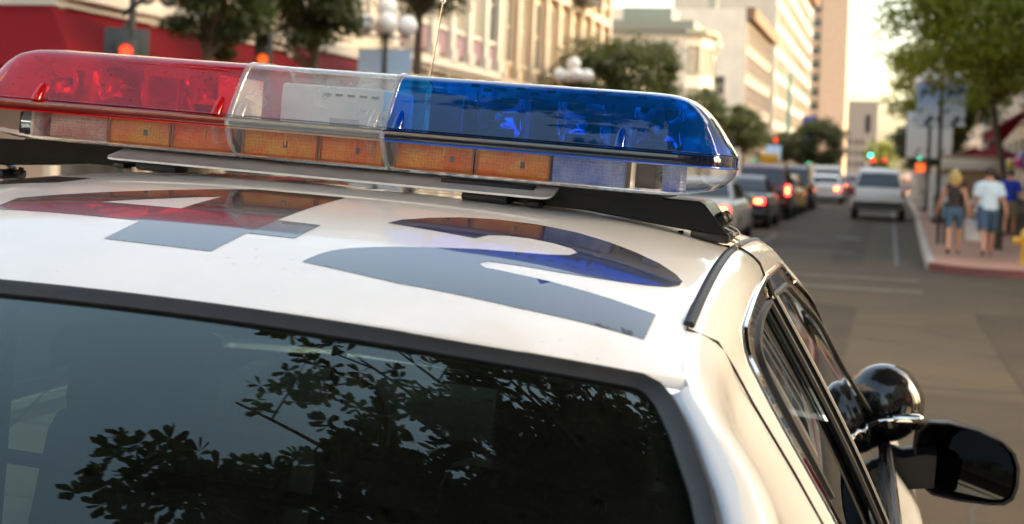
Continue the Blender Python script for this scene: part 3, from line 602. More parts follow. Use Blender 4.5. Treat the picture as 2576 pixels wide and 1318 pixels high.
def print_mat(name, top, bottom, blot, dark):
    m = mat(name, top, .6); n = m.node_tree.nodes; L = m.node_tree.links; b = n['Principled BSDF']; tc = n['Texture Coordinate'] if 'Texture Coordinate' in n else n.new('ShaderNodeTexCoord')
    sx = n.new('ShaderNodeSeparateXYZ'); L.new(tc.outputs['Generated'], sx.inputs[0]); rp = n.new('ShaderNodeValToRGB'); rp.color_ramp.elements[0].color = (*bottom, 1); rp.color_ramp.elements[0].position = .2; rp.color_ramp.elements[1].color = (*top, 1); rp.color_ramp.elements[1].position = .75; L.new(sx.outputs[2], rp.inputs[0])
    t = n.new('ShaderNodeTexNoise'); t.inputs['Scale'].default_value = 3.2; t.inputs['Detail'].default_value = 1; L.new(tc.outputs['Generated'], t.inputs['Vector']); r2 = n.new('ShaderNodeValToRGB'); r2.color_ramp.interpolation = 'CONSTANT'; r2.color_ramp.elements[0].color = (0, 0, 0, 1); r2.color_ramp.elements[1].color = (1, 1, 1, 1); r2.color_ramp.elements[1].position = blot; L.new(t.outputs[0], r2.inputs[0])
    mx = n.new('ShaderNodeMix'); mx.data_type = 'RGBA'; L.new(r2.outputs[0], mx.inputs[0]); L.new(rp.outputs[0], mx.inputs[6]); mx.inputs[7].default_value = (*dark, 1); L.new(mx.outputs[2], b.inputs['Base Color']); return m
M['banner_blue'] = print_mat('banner_blue', (.33, .50, .78), (.66, .70, .72), .58, (.06, .10, .14)); M['banner_white'] = print_mat('banner_white', (.74, .78, .78), (.78, .75, .70), .66, (.30, .32, .34)); M['banner_sky'] = print_mat('banner_sky', (.42, .62, .86), (.55, .70, .86), .7, (.55, .6, .62))
globe_lamp('globe street lamp carrying pale blue banners before the dark trees', -11.0, 29.4, 4.55, 5, .26, (2.95, 4.05, .62), bm=M['banner_sky'])
globe_lamp('street lamp with a cluster of white globes before the broad dark tree', -10.7, 48.6, 4.62, 5, .27)
globe_lamp('street lamp with blue picture banners on the right pavement', 2.35, 44.5, 4.55, 5, .20, (3.1, 4.45, .70), bm=M['banner_blue'])
globe_lamp('street lamp with white printed banners on the right pavement', 2.35, 57.5, 5.2, 5, .20, (2.2, 4.1, .85), bm=M['banner_white'])
globe_lamp('street lamp on the left pavement before the pale corner bay building', -10.8, 78, 4.3, 5, .22)
M['banner_cobalt'] = mat('banner_cobalt', (.05, .08, .42), .6)
globe_lamp('distant street lamp with cobalt blue banners before the tallest white block', -10.7, 205, 6.5, 3, .3, (5.2, 9.2, 1.0), bm=M['banner_cobalt'])
def signal(label, x, y, zlit, lit='g', r=.15, arm=0., case='iron', plate=False, rz=0., nm='traffic_signal'):
    """post with a three-lens head; zlit = height of the lit lens"""
    root = empty(nm, (x, y, .13), rz, label, 'traffic signal', 'traffic signals'); zlit -= .13
    k = {'r': 0, 'y': 1, 'g': 2}[lit]; zt = zlit + k * .36; mb = MB(); mb.tube([(0, .15, -.02), (0, .15, zt + .5)], [.09, .06], 10)
    if arm: mb.tube([(0, .15, zt + .4), (arm, .15, zt + .4)], [.06, .045], 8)
    mb.build('post', M['iron'], root)
    cm = M[case]; mb = MB(); mb.box((arm, 0, zt - .36), (.34, .18, 1.14), None, .03); hd = mb.build('signal_head', cm, root)
    if plate: mb = MB(); mb.box((arm, .09, zt - .36), (.72, .015, 1.5), None, .006); mb.build('backplate', M['iron'], root)
    for i in range(3):
        z = zt - i * .36; mm = (('sig_red', 'sig_amber', 'sig_green')[i]) if i == k else 'sig_off'
        mb = MB(); mb.lathe([(r, .0), (r * .9, -.02), (r * .5, -.035), (.01, -.04)], (arm, -.092, z), 18, 'Y'); mb.build('lens', M[mm], hd)
        mb = MB(); mb.rings([[(arm + (r + .01) * math.cos(a), yy, z + (r + .01) * math.sin(a)) for a in lin(R(-20), R(200), 14)] for yy in (-.09, -.27)], False); mb.build('visor', cm, hd)
    return root
p = on_x(318, 122, -11.3); signal('tall dark traffic signal showing red beside the red corner awning', p.x, p.y, p.z - .05, 'r', .105, plate=True, rz=R(28))
# scroll bracket over that signal
mb = MB(); zz = p.z + .55
for k, (dx, dz, rr_) in enumerate(((.35, .35, .22), (.75, .3, .2), (.4, .85, .24), (-.2, .5, .25), (.95, .75, .2))): mb.tube([(p.x + dx + rr_ * (1 - t * .6) * math.cos(t * 9), p.y, zz + dz + rr_ * (1 - t * .6) * math.sin(t * 9)) for t in lin(0, 1, 24)], .035, 6)
mb.tube([(p.x - .1, p.y, zz), (p.x + 1.2, p.y, zz + .9)], .04, 6); mb.tube([(p.x, p.y + .15, zz - .4), (p.x, p.y + .15, zz + 2.2)], .06, 8)
sb = mb.build('scroll_bracket', M['iron']); tag(sb, 'curled black ironwork bracket above the red signal at the corner awning', 'bracket')
p = on_x(662, 150, -11.0); signal('orange lit signal half hidden under the dark left tree', p.x, p.y, p.z, 'y', .105, rz=R(22))
p = on_x(2313, 393, 2.5); signal('green traffic signal on the right pavement past the banners', p.x, p.y, p.z, 'g', .17)
p = on_x(2315, 424, 2.3); rt = empty('crossing_signal', (p.x, p.y, .13), 0, 'orange crossing signal below the right green light', 'crossing signal'); mb = MB(); mb.box((0, 0, p.z - .13), (.52, .2, .6), None, .03); mb.build('signal_head', M['iron'], rt); mb = MB(); mb.box((0, -.11, p.z - .13), (.44, .02, .52), None, .02); mb.build('lens', M['sig_amber'], rt); mb = MB(); mb.tube([(0, .12, -.02), (0, .12, p.z)], .05, 8); mb.build('post', M['iron'], rt)
p = on_x(2034, 407, -10.5); signal('green traffic signal far along the left pavement', p.x, p.y, p.z, 'g', .28)
p = on_x(1950, 353, -10.5); signal('red traffic signal on the left pavement before the tall cream block', p.x, p.y, p.z, 'r', .26)
p = on_x(1838, 380, -10.5); signal('green traffic signal on the left pavement before the wide tree', p.x, p.y, p.z, 'g', .2)
p = on_y(2190, 390, 230); signal('distant green signal hanging over the street on a long arm', 3.0, 230, p.z, 'g', .3, arm=p.x - 3.0)
p = on_y(2196, 405, 300); signal('distant red signal hanging over the street on a long arm', 3.0, 300, p.z, 'r', .55, arm=p.x - 3.0)
p = on_y(2226, 404, 300); signal('distant red signal on a short arm by the far right tree', 3.0, 301, p.z, 'r', .5, arm=p.x - 3.0)
# small street sign by the queue, boards, posts, hydrant, railings
p = on_x(1945, 385, -10.2); sg = empty('street_sign', (p.x, p.y, .13), 0, 'pale blue street sign on a post before the low left tree', 'sign'); mb = MB(); mb.box((0, 0, p.z - .13), (1.5, .04, 1.5), None, .01); mb.build('sign_board', M['banner_sky'], sg); mb = MB(); mb.tube([(0, .05, 0), (0, .05, p.z + .6)], .05, 8); mb.build('post', M['iron'], sg)
def aboard(label, x, y, h, wd, m):
    root = empty('a_board', (x, y, .13), R(4), label, 'sign board', 'sandwich boards on the right pavement')
    for s in (-1, 1):
        mb = MB(); mb.box((0, s * .17, h / 2 + .03), (wd, .035, h), Matrix.Rotation(R(9 * s), 3, 'X'), .01); mb.build('panel', m, root)
        mb = MB(); mb.box((0, s * .26, .06), (wd * .9, .05, .12), None, .01); mb.build('foot', M['iron'], root)
M['board_print'] = print_mat('board_print', (.62, .58, .52), (.66, .63, .58), .62, (.42, .36, .32))
aboard('tall white notice board beside the walking woman', 2.55, 48, 1.55, .80, M['board_print']); aboard('white notice board standing behind the tall one', 2.45, 62, 1.6, .85, M['board_print']); aboard('small white notice board far along the kerb', 2.4, 80, 1.6, .8, M['board_print'])
for (x, y, l_) in ((1.93, 30.6, 'thin black bollard post left of the walking woman'), (2.08, 30.9, 'second thin bollard post left of the walking woman')):
    mb = MB(); mb.lathe([(.035, 0), (.035, .85), (.045, .87), (.03, .93), (.005, .95)], (0, 0, 0), 10); o = mb.build('bollard', M['iron']); o.location = (x, y, .13); tag(o, l_, 'bollard')
mb = MB(); mb.lathe([(.16, 0), (.16, .05), (.15, .06), (.15, .95), (.17, .97), (.17, 1.02), (.06, 1.08), (.01, 1.09)], (0, 0, 0), 16); lb = mb.build('litter_bin', cmat('bin_green', (.05, .05, .032))); lb.location = (3.08, 29.6, .13); tag(lb, 'dark round litter bin beside the man in the pale shirt', 'litter bin')
hy = empty('fire_hydrant', (3.30, 24.8, .13), 0, 'yellow fire hydrant on the brick pavement corner', 'hydrant')
mb = MB(); mb.lathe([(.17, 0), (.17, .04), (.11, .05), (.11, .42), (.14, .44), (.14, .50), (.125, .55), (.09, .63), (.03, .67), (.03, .71), (.005, .72)], (0, 0, 0), 18); mb.build('barrel', M['yellow'], hy)
for s, r_ in ((-1, .065), (1, .065)):
    mb = MB(); mb.lathe([(r_, 0), (r_, .10), (r_ * 1.25, .105), (r_ * 1.25, .15), (.025, .155), (.025, .18)] if s > 0 else [(r_, 0), (r_, -.10), (r_ * 1.25, -.105), (r_ * 1.25, -.15), (.025, -.155), (.025, -.18)], (s * .09, 0, .42), 12, 'X'); mb.build('outlet', M['yellow'], hy)
mb = MB(); mb.lathe([(.075, 0), (.075, -.1), (.095, -.105), (.095, -.15), (.02, -.155)], (0, -.09, .36), 12, 'Y'); mb.build('outlet', M['yellow'], hy)
rl = empty('cafe_railing', (4.1, 33, .13), 0, 'black iron cafe railing beside the man in blue', 'railing')
mb = MB(); mb.tube([(0, 0, 1.0), (0, 9, 1.0)], .025, 6); mb.tube([(0, 0, .15), (0, 9, .15)], .02, 6); mb.build('rail', M['iron'], rl)
for k in range(31): mb = MB(); mb.tube([(0, k * .3, 0), (0, k * .3, 1.0)], .012, 5); mb.build('baluster', M['iron'], rl)
cn = empty('news_kiosk', (4.9, 52, .13), 0, 'tan menu kiosk with a cream sign behind the walking couple', 'kiosk'); mb = MB(); mb.bx(-2.2, -.2, 0, 1.6, 0, 2.3, .03); mb.build('booth', cmat('kiosk_wood', (.32, .21, .11), var=.2, vs_=2), cn); mb = MB(); mb.bx(-2.3, -.1, -.12, -.04, 1.75, 2.15, .02); mb.build('sign_board', cream2, cn)

for lb, x, y, m_ in (('maroon cafe umbrella before the cream building with red awnings', 4.7, 54.5, 'maroon_cloth'), ('bright red cafe umbrella further along the right pavement', 4.3, 60.5, 'red_cloth')):
    r_ = empty('cafe_umbrella', (x, y, .13), 0, lb, 'umbrella', 'cafe umbrellas'); mb = MB(); mb.lathe([(.02, 2.75), (.05, 2.74), (.75, 2.45), (1.25, 2.15), (1.26, 1.98)], (0, 0, 0), 8); mb.build('canopy', M[m_], r_, False); mb = MB(); mb.tube([(0, 0, 0), (0, 0, 2.75)], .025, 8); mb.lathe([(.25, 0), (.25, .05), (.05, .08)], (0, 0, 0), 14); mb.build('pole', M['iron'], r_)

# ================================================================== vehicles
def vehicle(name, label, x, y, kind, paint, brake=False, cat='car', group='cars in the street', facing=0., plate=True, topper=False, black_bumper=False):
    """x: centre, y: rear end of the car. Built rear end at local y = 0, nose at +y"""
    root = empty(name, (x, y, gz(x, y)), facing, label, cat, group)
    if kind == 'suv': Wd, Ln, Ht, zbelt, zb = .92, 4.7, 1.78, 1.08, .40; G = [(.10, 1.08), (.30, 1.68), (.55, 1.78), (2.4, 1.80), (2.75, 1.74), (3.45, 1.10)]
    elif kind == 'van': Wd, Ln, Ht, zbelt, zb = .95, 4.9, 1.9, 1.1, .35; G = [(.05, 1.1), (.15, 1.75), (.35, 1.88), (2.9, 1.90), (3.2, 1.82), (3.9, 1.15)]
    else: Wd, Ln, Ht, zbelt, zb = .89, 4.75, 1.44, .94, .24; G = [(.62, .98), (1.10, 1.33), (1.40, 1.41), (2.3, 1.44), (2.6, 1.40), (3.35, .98)]
    if kind == 'sedan': ST_ = [(0, .60, .42, .72, .84), (.04, .80, .36, .80, .93), (.25, .87, .27, .90, .985), (.62, Wd, .25, zbelt - .02, 1.0), (1.6, Wd, .24, zbelt, .96), (3.0, Wd, .24, zbelt - .02, .96), (3.4, Wd, .25, .90, .985), (4.2, .86, .27, .80, .88), (4.6, .76, .32, .68, .74), (4.75, .6, .42, .58, .62)]
    else: ST_ = [(0, .76, .52, .92, 1.0), (.03, .86, .46, .98, 1.06), (.12, Wd, zb, zbelt, zbelt + .03), (1.6, Wd, zb - .06, zbelt, zbelt + .03), (3.4, Wd, zb - .06, zbelt, zbelt + .04), (3.6, Wd, zb - .05, 1.0, 1.10), (4.4, .86, zb, .90, .98), (Ln - .05, .74, zb + .05, .78, .84), (Ln, .6, zb + .12, .66, .7)]
    mb = MB(); rs = []
    for yy, wd, z0, zs, zt in ST_: rs.append([(a, yy, b) for a, b in [(wd * .86, z0), (wd * .98, z0 + .08), (wd, (z0 + zs) / 2 + .04), (wd * .985, zs - .06), (wd * .93, zs), (wd * .80, zs + (zt - zs) * .75), (wd * .4, zt), (-wd * .4, zt), (-wd * .80, zs + (zt - zs) * .75), (-wd * .93, zs), (-wd * .985, zs - .06), (-wd, (z0 + zs) / 2 + .04), (-wd * .98, z0 + .08), (-wd * .86, z0)]])
    mb.rings([list(reversed(r)) for r in rs]); mb.build('body', paint, root, True, 38)
    # greenhouse: roof and pillars in paint, glass set a little proud
    def sec(yy, z): k = (z - zbelt) / (Ht - zbelt); return (Wd * (.90 - .20 * max(0, k)), yy, z)
    L_ = [sec(*g) for g in G]; mb = MB(); mb.rings([[(p[0], p[1], p[2]) for p in L_], [(p[0] * .5, p[1], p[2] + (.02 if p[2] > zbelt + .2 else 0)) for p in L_], [(-p[0] * .5, p[1], p[2] + (.02 if p[2] > zbelt + .2 else 0)) for p in L_], [(-p[0], p[1], p[2]) for p in L_]], False)
    for s in (1, -1): mb.add([(s * p[0], p[1], p[2]) for p in L_], [tuple(range(len(L_)))])
    mb.build('roof', paint, root, True, 50)
    def quad(a, b, k0, k1, nm, off):
        A, B = Vector(a), Vector(b); q = [A.lerp(B, k0), A.lerp(B, k1)]; n_ = Vector((0, (B - A).z, -(B - A).y)).normalized()
        if (nm == 'rear_window') != (n_.y < 0): n_ = -n_
        P = []
        for k, p_ in enumerate(q): P += [Vector((sx * (p_.x - .07), p_.y, p_.z + (.012 if sx else .02))) + n_ * off for sx in (-1, -.5, 0, .5, 1)]
        m_ = MB(); m_.add(P, [(i, i + 1, 6 + i, 5 + i) for i in range(4)]); m_.build(nm, M['car_glass'], root)
    quad(L_[0], L_[1], .10, .92, 'rear_window', .014); quad(L_[-1], L_[-2], .08, .92, 'windscreen', .014)
    for s in (1, -1):
        y0, y1 = G[1][0] + .12, G[-2][0] - .02; ym = (y0 + y1) / 2 + .1
        for a, b, c_, d in ((G[0][0] + .32 if kind == 'sedan' else .35, ym - .05, y0 + .1, ym - .05), (ym + .05, G[-1][0] - .3, ym + .05, y1)):
            zt_ = Ht - .12; P = [sec(a, zbelt + .05), sec(b, zbelt + .05), sec(d, zt_), sec(c_, zt_)]; m_ = MB(); m_.add([(s * (p_[0] + .008), p_[1], p_[2]) for p_ in P], [(0, 1, 2, 3)]); m_.build('side_window', M['car_glass'], root, False)
        # lamps
        tl = 'brake' if brake else 'tail'
        if kind == 'sedan':
            mb = MB(); mb.box((s * .61, .035, .765), (.36, .09, .155), Matrix.Rotation(R(-s * 14), 3, 'Z'), .03); t_ = mb.build('tail_lamp', M[tl], root)
            if brake: mb = MB(); mb.box((s * .60, -.012, .765), (.20, .02, .08), Matrix.Rotation(R(-s * 14), 3, 'Z'), .01); mb.build('bulb', M['brake_hot'], t_)
        else:
            mb = MB(); mb.box((s * .84, .045, .98), (.13, .10, .34), None, .03); t_ = mb.build('tail_lamp', M[tl], root)
            if brake: mb = MB(); mb.box((s * .84, -.01, .98), (.07, .02, .18), None, .01); mb.build('bulb', M['brake_hot'], t_)
        mb = MB(); mb.box((s * .60, Ln - .12, .64 if kind == 'sedan' else .8), (.34, .14, .14), None, .03); mb.build('headlamp', M['globe'], root)
        mb = MB(); mb.box((s * (Wd + .07), G[-1][0] - .45, zbelt + .08), (.16, .10, .12), None, .03); mb.build('door_mirror', paint, root)
        for yy in (.95, Ln - .95):
            mb = MB(); rr_ = .33 if kind == 'sedan' else .36; mb.lathe([(.12, -.10), (rr_ - .02, -.10), (rr_, -.07), (rr_, .07), (rr_ - .02, .10), (.12, .10)], (s * (Wd - .10), yy, rr_), 20, 'X'); wh = mb.build('wheel', M['tyre'], root)
            mb = MB(); mb.lathe([(.02, .0), (rr_ * .55, .0), (rr_ * .62, -.03)] if s > 0 else [(.02, 0), (rr_ * .55, 0), (rr_ * .62, .03)], (s * (Wd + .006), yy, rr_), 16, 'X'); mb.build('rim', M['rim'], wh)
    mb = MB(); bz = .42 if kind == 'sedan' else .56; mb.box((0, .02, bz), (Wd * 1.84, .14, .17), None, .05); mb.build('bumper', M['black_plastic'] if black_bumper else paint, root)
    mb = MB(); mb.box((0, Ln - .04, bz), (Wd * 1.7, .14, .17), None, .05); mb.build('bumper', M['black_plastic'] if black_bumper else paint, root)
    mb = MB(); mb.bx(-Wd * .9, Wd * .9, .15, Ln - .15, bz - .22, bz - .05); mb.build('underbody', M['dark'], root)
    if plate: mb = MB(); mb.box((0, -.012 if kind != 'sedan' else -.005, .74), (.34, .02, .15), None, .004); mb.build('number_plate', M['white_plastic'], root)
    if topper: mb = MB(); mb.box((.15, 1.8, Ht + .66), (.80, .35, .50), None, .05); mb.tube([(.0, 1.8, Ht - .02), (.0, 1.8, Ht + .45)], .03, 6); mb.tube([(.3, 1.8, Ht - .02), (.3, 1.8, Ht + .45)], .03, 6); mb.build('roof_sign', M['yellow'], root)
    return root
def cp(n_, c, metal=.0): return mat(n_, c, .4, metal=metal, coat=.45, var=.03, vscale=2)
P_silver = cp('silver_paint', (.50, .46, .40), .3); P_black = cp('black_paint', (.012, .014, .018)); P_maroon = cp('maroon_paint', (.13, .02, .018)); P_white = cp('white_car_paint', (.74, .74, .71)); P_yellow = cp('taxi_paint', (.62, .36, .03)); P_dark = cp('dark_paint', (.03, .03, .035)); P_red = cp('red_paint', (.22, .02, .02)); P_grey = cp('grey_paint', (.22, .22, .22), .3)
XQ = -2.25 - .89
vehicle('silver_car', 'silver car with glowing brake lamp just past the crossing', XQ - .05, 27.6, 'sedan', P_silver, True)
vehicle('black_car', 'black saloon with both brake lamps lit in the queue', XQ - .1, 36.6, 'sedan', P_black, True)
vehicle('maroon_suv', 'dark maroon tall car with lit brake lamps ahead of the black saloon', XQ - .03, 43.6, 'suv', P_maroon, True)
vehicle('taxi', 'yellow taxi in the queue ahead of the maroon car', XQ, 49.6, 'sedan', P_yellow)
vehicle('taxi', 'yellow taxi with a tall roof sign in the far lane', -4.75, 62, 'sedan', P_yellow, topper=True)
vehicle('dark_suv', 'dark tall car with a white roof edge ahead of the yellow taxi', XQ + .02, 56, 'suv', P_dark)
vehicle('white_car', 'white saloon with red tail lamps waiting in the middle lane', -2.28, 68.5, 'sedan', P_white, True)
vehicle('maroon_car', 'dark red car ahead of the white saloon', -1.2, 86, 'sedan', P_red, True)
vehicle('white_van', 'white van beyond the white saloon', -2.6, 79, 'van', P_white)
vehicle('white_suv', 'white tall car with a dark bumper close to the right kerb', .48, 47.8, 'suv', P_white, black_bumper=True)
vehicle('grey_car', 'grey car far along the right lane', .4, 108, 'sedan', P_grey, True)
GP = 'cars parked along the left kerb'
vehicle('parked_car', 'dark car parked by the left kerb beneath the red awning', -8.9, 22, 'sedan', P_dark, group=GP)
vehicle('parked_car', 'white car parked by the left kerb behind the dark one', -8.9, 28.5, 'sedan', P_white, group=GP)
vehicle('parked_suv', 'black tall car parked by the left kerb beside the globe lamp', -8.9, 35, 'suv', P_black, group=GP)
vehicle('parked_car', 'grey car parked by the left kerb before the pilaster building', -8.9, 42, 'sedan', P_grey, group=GP)

# ================================================================== people
def person(label, x, y, H, shirt, shorts, hair_m, female=False, rz=0., stride=.16, arms=(.10, .10), hair='short', bag=False, swing=.1, skin=None, shorts_len=.55, sleeve=.55, z=.13):
    root = empty('person', (x, y, z), rz, label, 'person', 'people on the right pavement'); s = H / 1.75; sk = skin or M['skin']
    w_ = .9 if female else 1.0
    J = {'pel': (0, 0, .95), 'waist': (0, 0, 1.09), 'chest': (0, .0, 1.28), 'upch': (0, -.005, 1.40), 'neck': (0, .0, 1.50), 'head0': (0, .02, 1.60), 'head1': (0, .02, 1.69)}
    Rr = {'pel': (.145, .105) if not female else (.15, .11), 'waist': (.135, .10) if not female else (.112, .085), 'chest': (.165, .11) if not female else (.135, .10), 'upch': (.15, .095) if not female else (.125, .085), 'neck': (.058, .058), 'head0': (.075, .09), 'head1': (.078, .092)}
    Ed = [('pel', 'waist', 's'), ('waist', 'chest', 's'), ('chest', 'upch', 's'), ('upch', 'neck', 'k'), ('neck', 'head0', 'k'), ('head0', 'head1', 'k')]
    for sd, nm in ((-1, 'L'), (1, 'R')):
        st = stride * sd; sw = -swing * sd; ab = arms[0 if sd < 0 else 1]
        J['hip' + nm] = (sd * .095 * (1.05 if female else 1), 0, .90); J['knee' + nm] = (sd * .10, st * .55 + .03, .50); J['ank' + nm] = (sd * .095, st - (.08 if st < 0 else 0), .09 + (.04 if st < 0 else 0)); J['toe' + nm] = (sd * .11, st + .15 - (.08 if st < 0 else 0), .035)
        J['sh' + nm] = (sd * .175 * w_, 0, 1.42); J['elb' + nm] = (sd * (.20 * w_ + ab * .5), -.03 + sw * .4, 1.13); J['wri' + nm] = (sd * (.20 * w_ + ab), .03 + sw, .89); J['han' + nm] = (sd * (.205 * w_ + ab), .045 + sw, .82)
        Rr['hip' + nm] = (.098, .10); Rr['knee' + nm] = (.058, .06); Rr['ank' + nm] = (.038, .042); Rr['toe' + nm] = (.042, .03); Rr['sh' + nm] = (.062 * w_, .062 * w_); Rr['elb' + nm] = (.042 * w_, .042 * w_); Rr['wri' + nm] = (.028, .03); Rr['han' + nm] = (.034, .024)
        Ed += [('pel', 'hip' + nm, 'h'), ('hip' + nm, 'knee' + nm, 't'), ('knee' + nm, 'ank' + nm, 'k'), ('ank' + nm, 'toe' + nm, 'f'), ('upch', 'sh' + nm, 's'), ('sh' + nm, 'elb' + nm, 'a'), ('elb' + nm, 'wri' + nm, 'k'), ('wri' + nm, 'han' + nm, 'k')]
    names = list(J); me = bpy.data.meshes.new('person'); me.from_pydata([Vector(J[n_]) * s for n_ in names], [(names.index(a), names.index(b)) for a, b, _ in Ed], [])
    o = newobj('body', me, root); md = o.modifiers.new('skin', 'SKIN'); md.use_smooth_shade = True; sv = me.skin_vertices[0].data
    for i, n_ in enumerate(names): sv[i].radius = (Rr[n_][0] * s, Rr[n_][1] * s); sv[i].use_root = (n_ == 'pel')
    o.modifiers.new('sub', 'SUBSURF').levels = 2; o.modifiers['sub'].render_levels = 2
    dg = bpy.context.evaluated_depsgraph_get(); nm_ = bpy.data.meshes.new_from_object(o.evaluated_get(dg)); o.modifiers.clear(); o.data = nm_
    bmq = bmesh.new(); bmq.from_mesh(nm_)
    # fingers and thumb, a face
    for sd, nm in ((-1, 'L'), (1, 'R')):
        h = Vector(J['han' + nm]) * s
        mbx = MB()
        for k in range(4):
            q = h + Vector((0, (-.028 + .019 * k) * s, -.012 * s)); ln = (.062, .074, .078, .068)[k] * s
            mbx.tube([q, q + Vector((-sd * .006 * s, .004 * s, -ln * .5)), q + Vector((-sd * .018 * s, .008 * s, -ln))], [.0095 * s, .0085 * s, .006 * s], 6)
        q = h + Vector((-sd * .005, .03 * s, .03 * s)); mbx.tube([q, q + Vector((-sd * .01, .028 * s, -.02 * s)), q + Vector((-sd * .014, .034 * s, -.055 * s))], [.012 * s, .010 * s, .007 * s], 6)
        vv = [bmq.verts.new(v) for v in mbx.v]
        for f in mbx.f:
            try: bmq.faces.new([vv[i] for i in f])
            except ValueError: pass
    mbx = MB(); hc = Vector((0, .03, 1.645)) * s; mbx.ball(hc, .098 * s, 14, 12, (.80, .98, 1.15)); mbx.tube([hc + Vector((0, .085, .02)) * s, hc + Vector((0, .112, -.022)) * s, hc + Vector((0, .09, -.03)) * s], [.008 * s, .015 * s, .010 * s], 6)
    for sd in (-1, 1): mbx.ball(hc + Vector((sd * .08, -.005, -.005)) * s, .026 * s, 8, 6, (.35, .7, 1.15)); mbx.ball(hc + Vector((sd * .032, .088, .012)) * s, .011 * s, 8, 6)
    mbx.tube([hc + Vector((-.025, .088, -.055)) * s, hc + Vector((0, .096, -.055)) * s, hc + Vector((.025, .088, -.055)) * s], .006 * s, 5)
    vv = [bmq.verts.new(v) for v in mbx.v]
    for f in mbx.f:
        try: bmq.faces.new([vv[i] for i in f])
        except ValueError: pass
    bmq.to_mesh(nm_); bmq.free(); nm_.materials.clear()
    for m_ in (sk, shirt, shorts, M['rubber']): nm_.materials.append(m_)
    segs = [(Vector(J[a]) * s, Vector(J[b]) * s, t_) for a, b, t_ in Ed]; zs = .97 * s
    for p_ in nm_.polygons:
        c = p_.center; best = None
        for a, b, t_ in segs:
            d = b - a; k = max(0, min(1, (c - a).dot(d) / d.length_squared)); dd = (c - (a + d * k)).length
            if best is None or dd < best[0]: best = (dd, t_, k)
        t_, k = best[1], best[2]; i = 0
        if t_ == 's': i = 1 if c.z > zs else 2
        elif t_ == 'h': i = 2
        elif t_ == 't': i = 2 if k < shorts_len * 1.6 else 0
        elif t_ == 'a': i = 1 if k < sleeve else 0
        elif t_ == 'f': i = 3
        elif t_ == 'k' and c.z < 1.0 * s and abs(c.x) < .16 * s and c.z < .06 * s: i = 3
        if c.z > 1.49 * s: i = 0
        p_.material_index = i; p_.use_smooth = True
    # clothing that stands off the body
    mb = MB(); fl = 1.10 if not female else 1.05
    def ring(z, rx, ry, n=18, dy=0): return [(rx * math.cos(2 * math.pi * j / n) * s, (ry * math.sin(2 * math.pi * j / n) + dy) * s, z * s) for j in range(n)]
    if female: mb.rings([ring(.985, .150, .115), (ring(1.06, .135, .105)), ring(1.14, .120, .095), ring(1.26, .148, .115), ring(1.36, .15, .105), ring(1.42, .12, .085)], True, False)
    else: mb.rings([ring(.93, .195, .150), ring(1.0, .19, .145), ring(1.15, .185, .14), ring(1.28, .195, .14), ring(1.38, .19, .125), ring(1.44, .15, .10), ring(1.475, .085, .075)], True, False)
    mb.build('shirt', shirt, root)
    if not female:
        for nm in 'LR':
            a, b = Vector(J['sh' + nm]) * s, Vector(J['elb' + nm]) * s; mb = MB(); mb.tube([a + Vector((0, 0, .01)), a.lerp(b, .4), a.lerp(b, .8)], [.085 * s, .088 * s, .086 * s], 12, False); mb.build('sleeve', shirt, root)
    hl = .74 if female else .52
    for nm in 'LR':
        a, b = Vector(J['hip' + nm]) * s, Vector(J['knee' + nm]) * s; mb = MB(); e = a.lerp(b, (.9 - hl) / .40)
        mb.tube([a + Vector((0, 0, .07 * s)), a.lerp(e, .4), e], [.118 * s, .115 * s, .112 * s if female else .105 * s], 14, False); mb.build('trouser_leg', shorts, root)
    mb = MB(); mb.rings([ring(.84, .17, .135), ring(.93, .175, .135), ring(.99, .155, .12)], True, False); mb.build('waistband', shorts, root)
    # hair
    mb = MB(); hc = Vector((0, .015, 1.665)) * s; mb.ball(hc, .112 * s, 16, 12, (.86, .98, 1.02))
    if hair == 'long':
        for k in range(26):
            a = R(180 + 180 * k / 25); p0 = hc + Vector((.088 * math.cos(a), .088 * math.sin(a), .02)) * s; sp_ = rnd.uniform(-.02, .02); ln = rnd.uniform(.20, .30)
            mb.tube([p0, p0 + Vector((.012 * math.cos(a) + sp_, .02 * math.sin(a), -.12)) * s, p0 + Vector((-.01 * math.cos(a) + sp_, .0, -ln)) * s], [.024 * s, .026 * s, .006 * s], 6)
    mb.build('hair', hair_m, root)
    if bag:
        mb = MB(); hN = Vector(J['hanL']) * s; mb.box(hN + Vector((.03, .05, -.33)), (.28, .12, .42), None, .03); mb.tube([hN + Vector((-.05, .05, -.13)), hN + Vector((.03, .05, -.02)), hN + Vector((.11, .05, -.13))], .008, 5); o = mb.build('shopping_bag', M['white_plastic']); o.parent = None; o.matrix_world = Matrix.Translation((x, y, z)) @ Matrix.Rotation(rz, 4, 'Z'); tag(o, 'white shopping bag hanging from the man in the pale shirt', 'bag')
    return root
cl_m = lambda n_, c: mat(n_, c, .85, var=.15, vscale=9, bump=.15, bscale=30)
blond = mat('blond_hair', (.62, .40, .13), .5, var=.3, vscale=40, stretch=(1, 1, .15)); darkhair = mat('dark_hair', (.05, .03, .02), .5, var=.3, vscale=30)
person('blonde woman in a brown top and denim shorts walking away', 2.08, 26.5, 1.66, cl_m('brown_top', (.045, .03, .025)), cl_m('denim', (.07, .12, .17)), blond, True, R(-2), .17, (.17, .11), 'long', swing=.10, sleeve=.12)
person('man in a pale blue shirt and denim shorts walking away', 2.72, 26.6, 1.74, cl_m('pale_shirt', (.72, .82, .84)), cl_m('dark_denim', (.06, .11, .17)), darkhair, False, R(3), .24, (.08, .13), bag=True, swing=.12)
person('man in a bright blue shirt and khaki shorts by the cafe railing', 3.90, 36.5, 1.76, cl_m('blue_shirt', (.015, .035, .32)), cl_m('khaki', (.27, .20, .12)), darkhair, False, R(-8), .12)
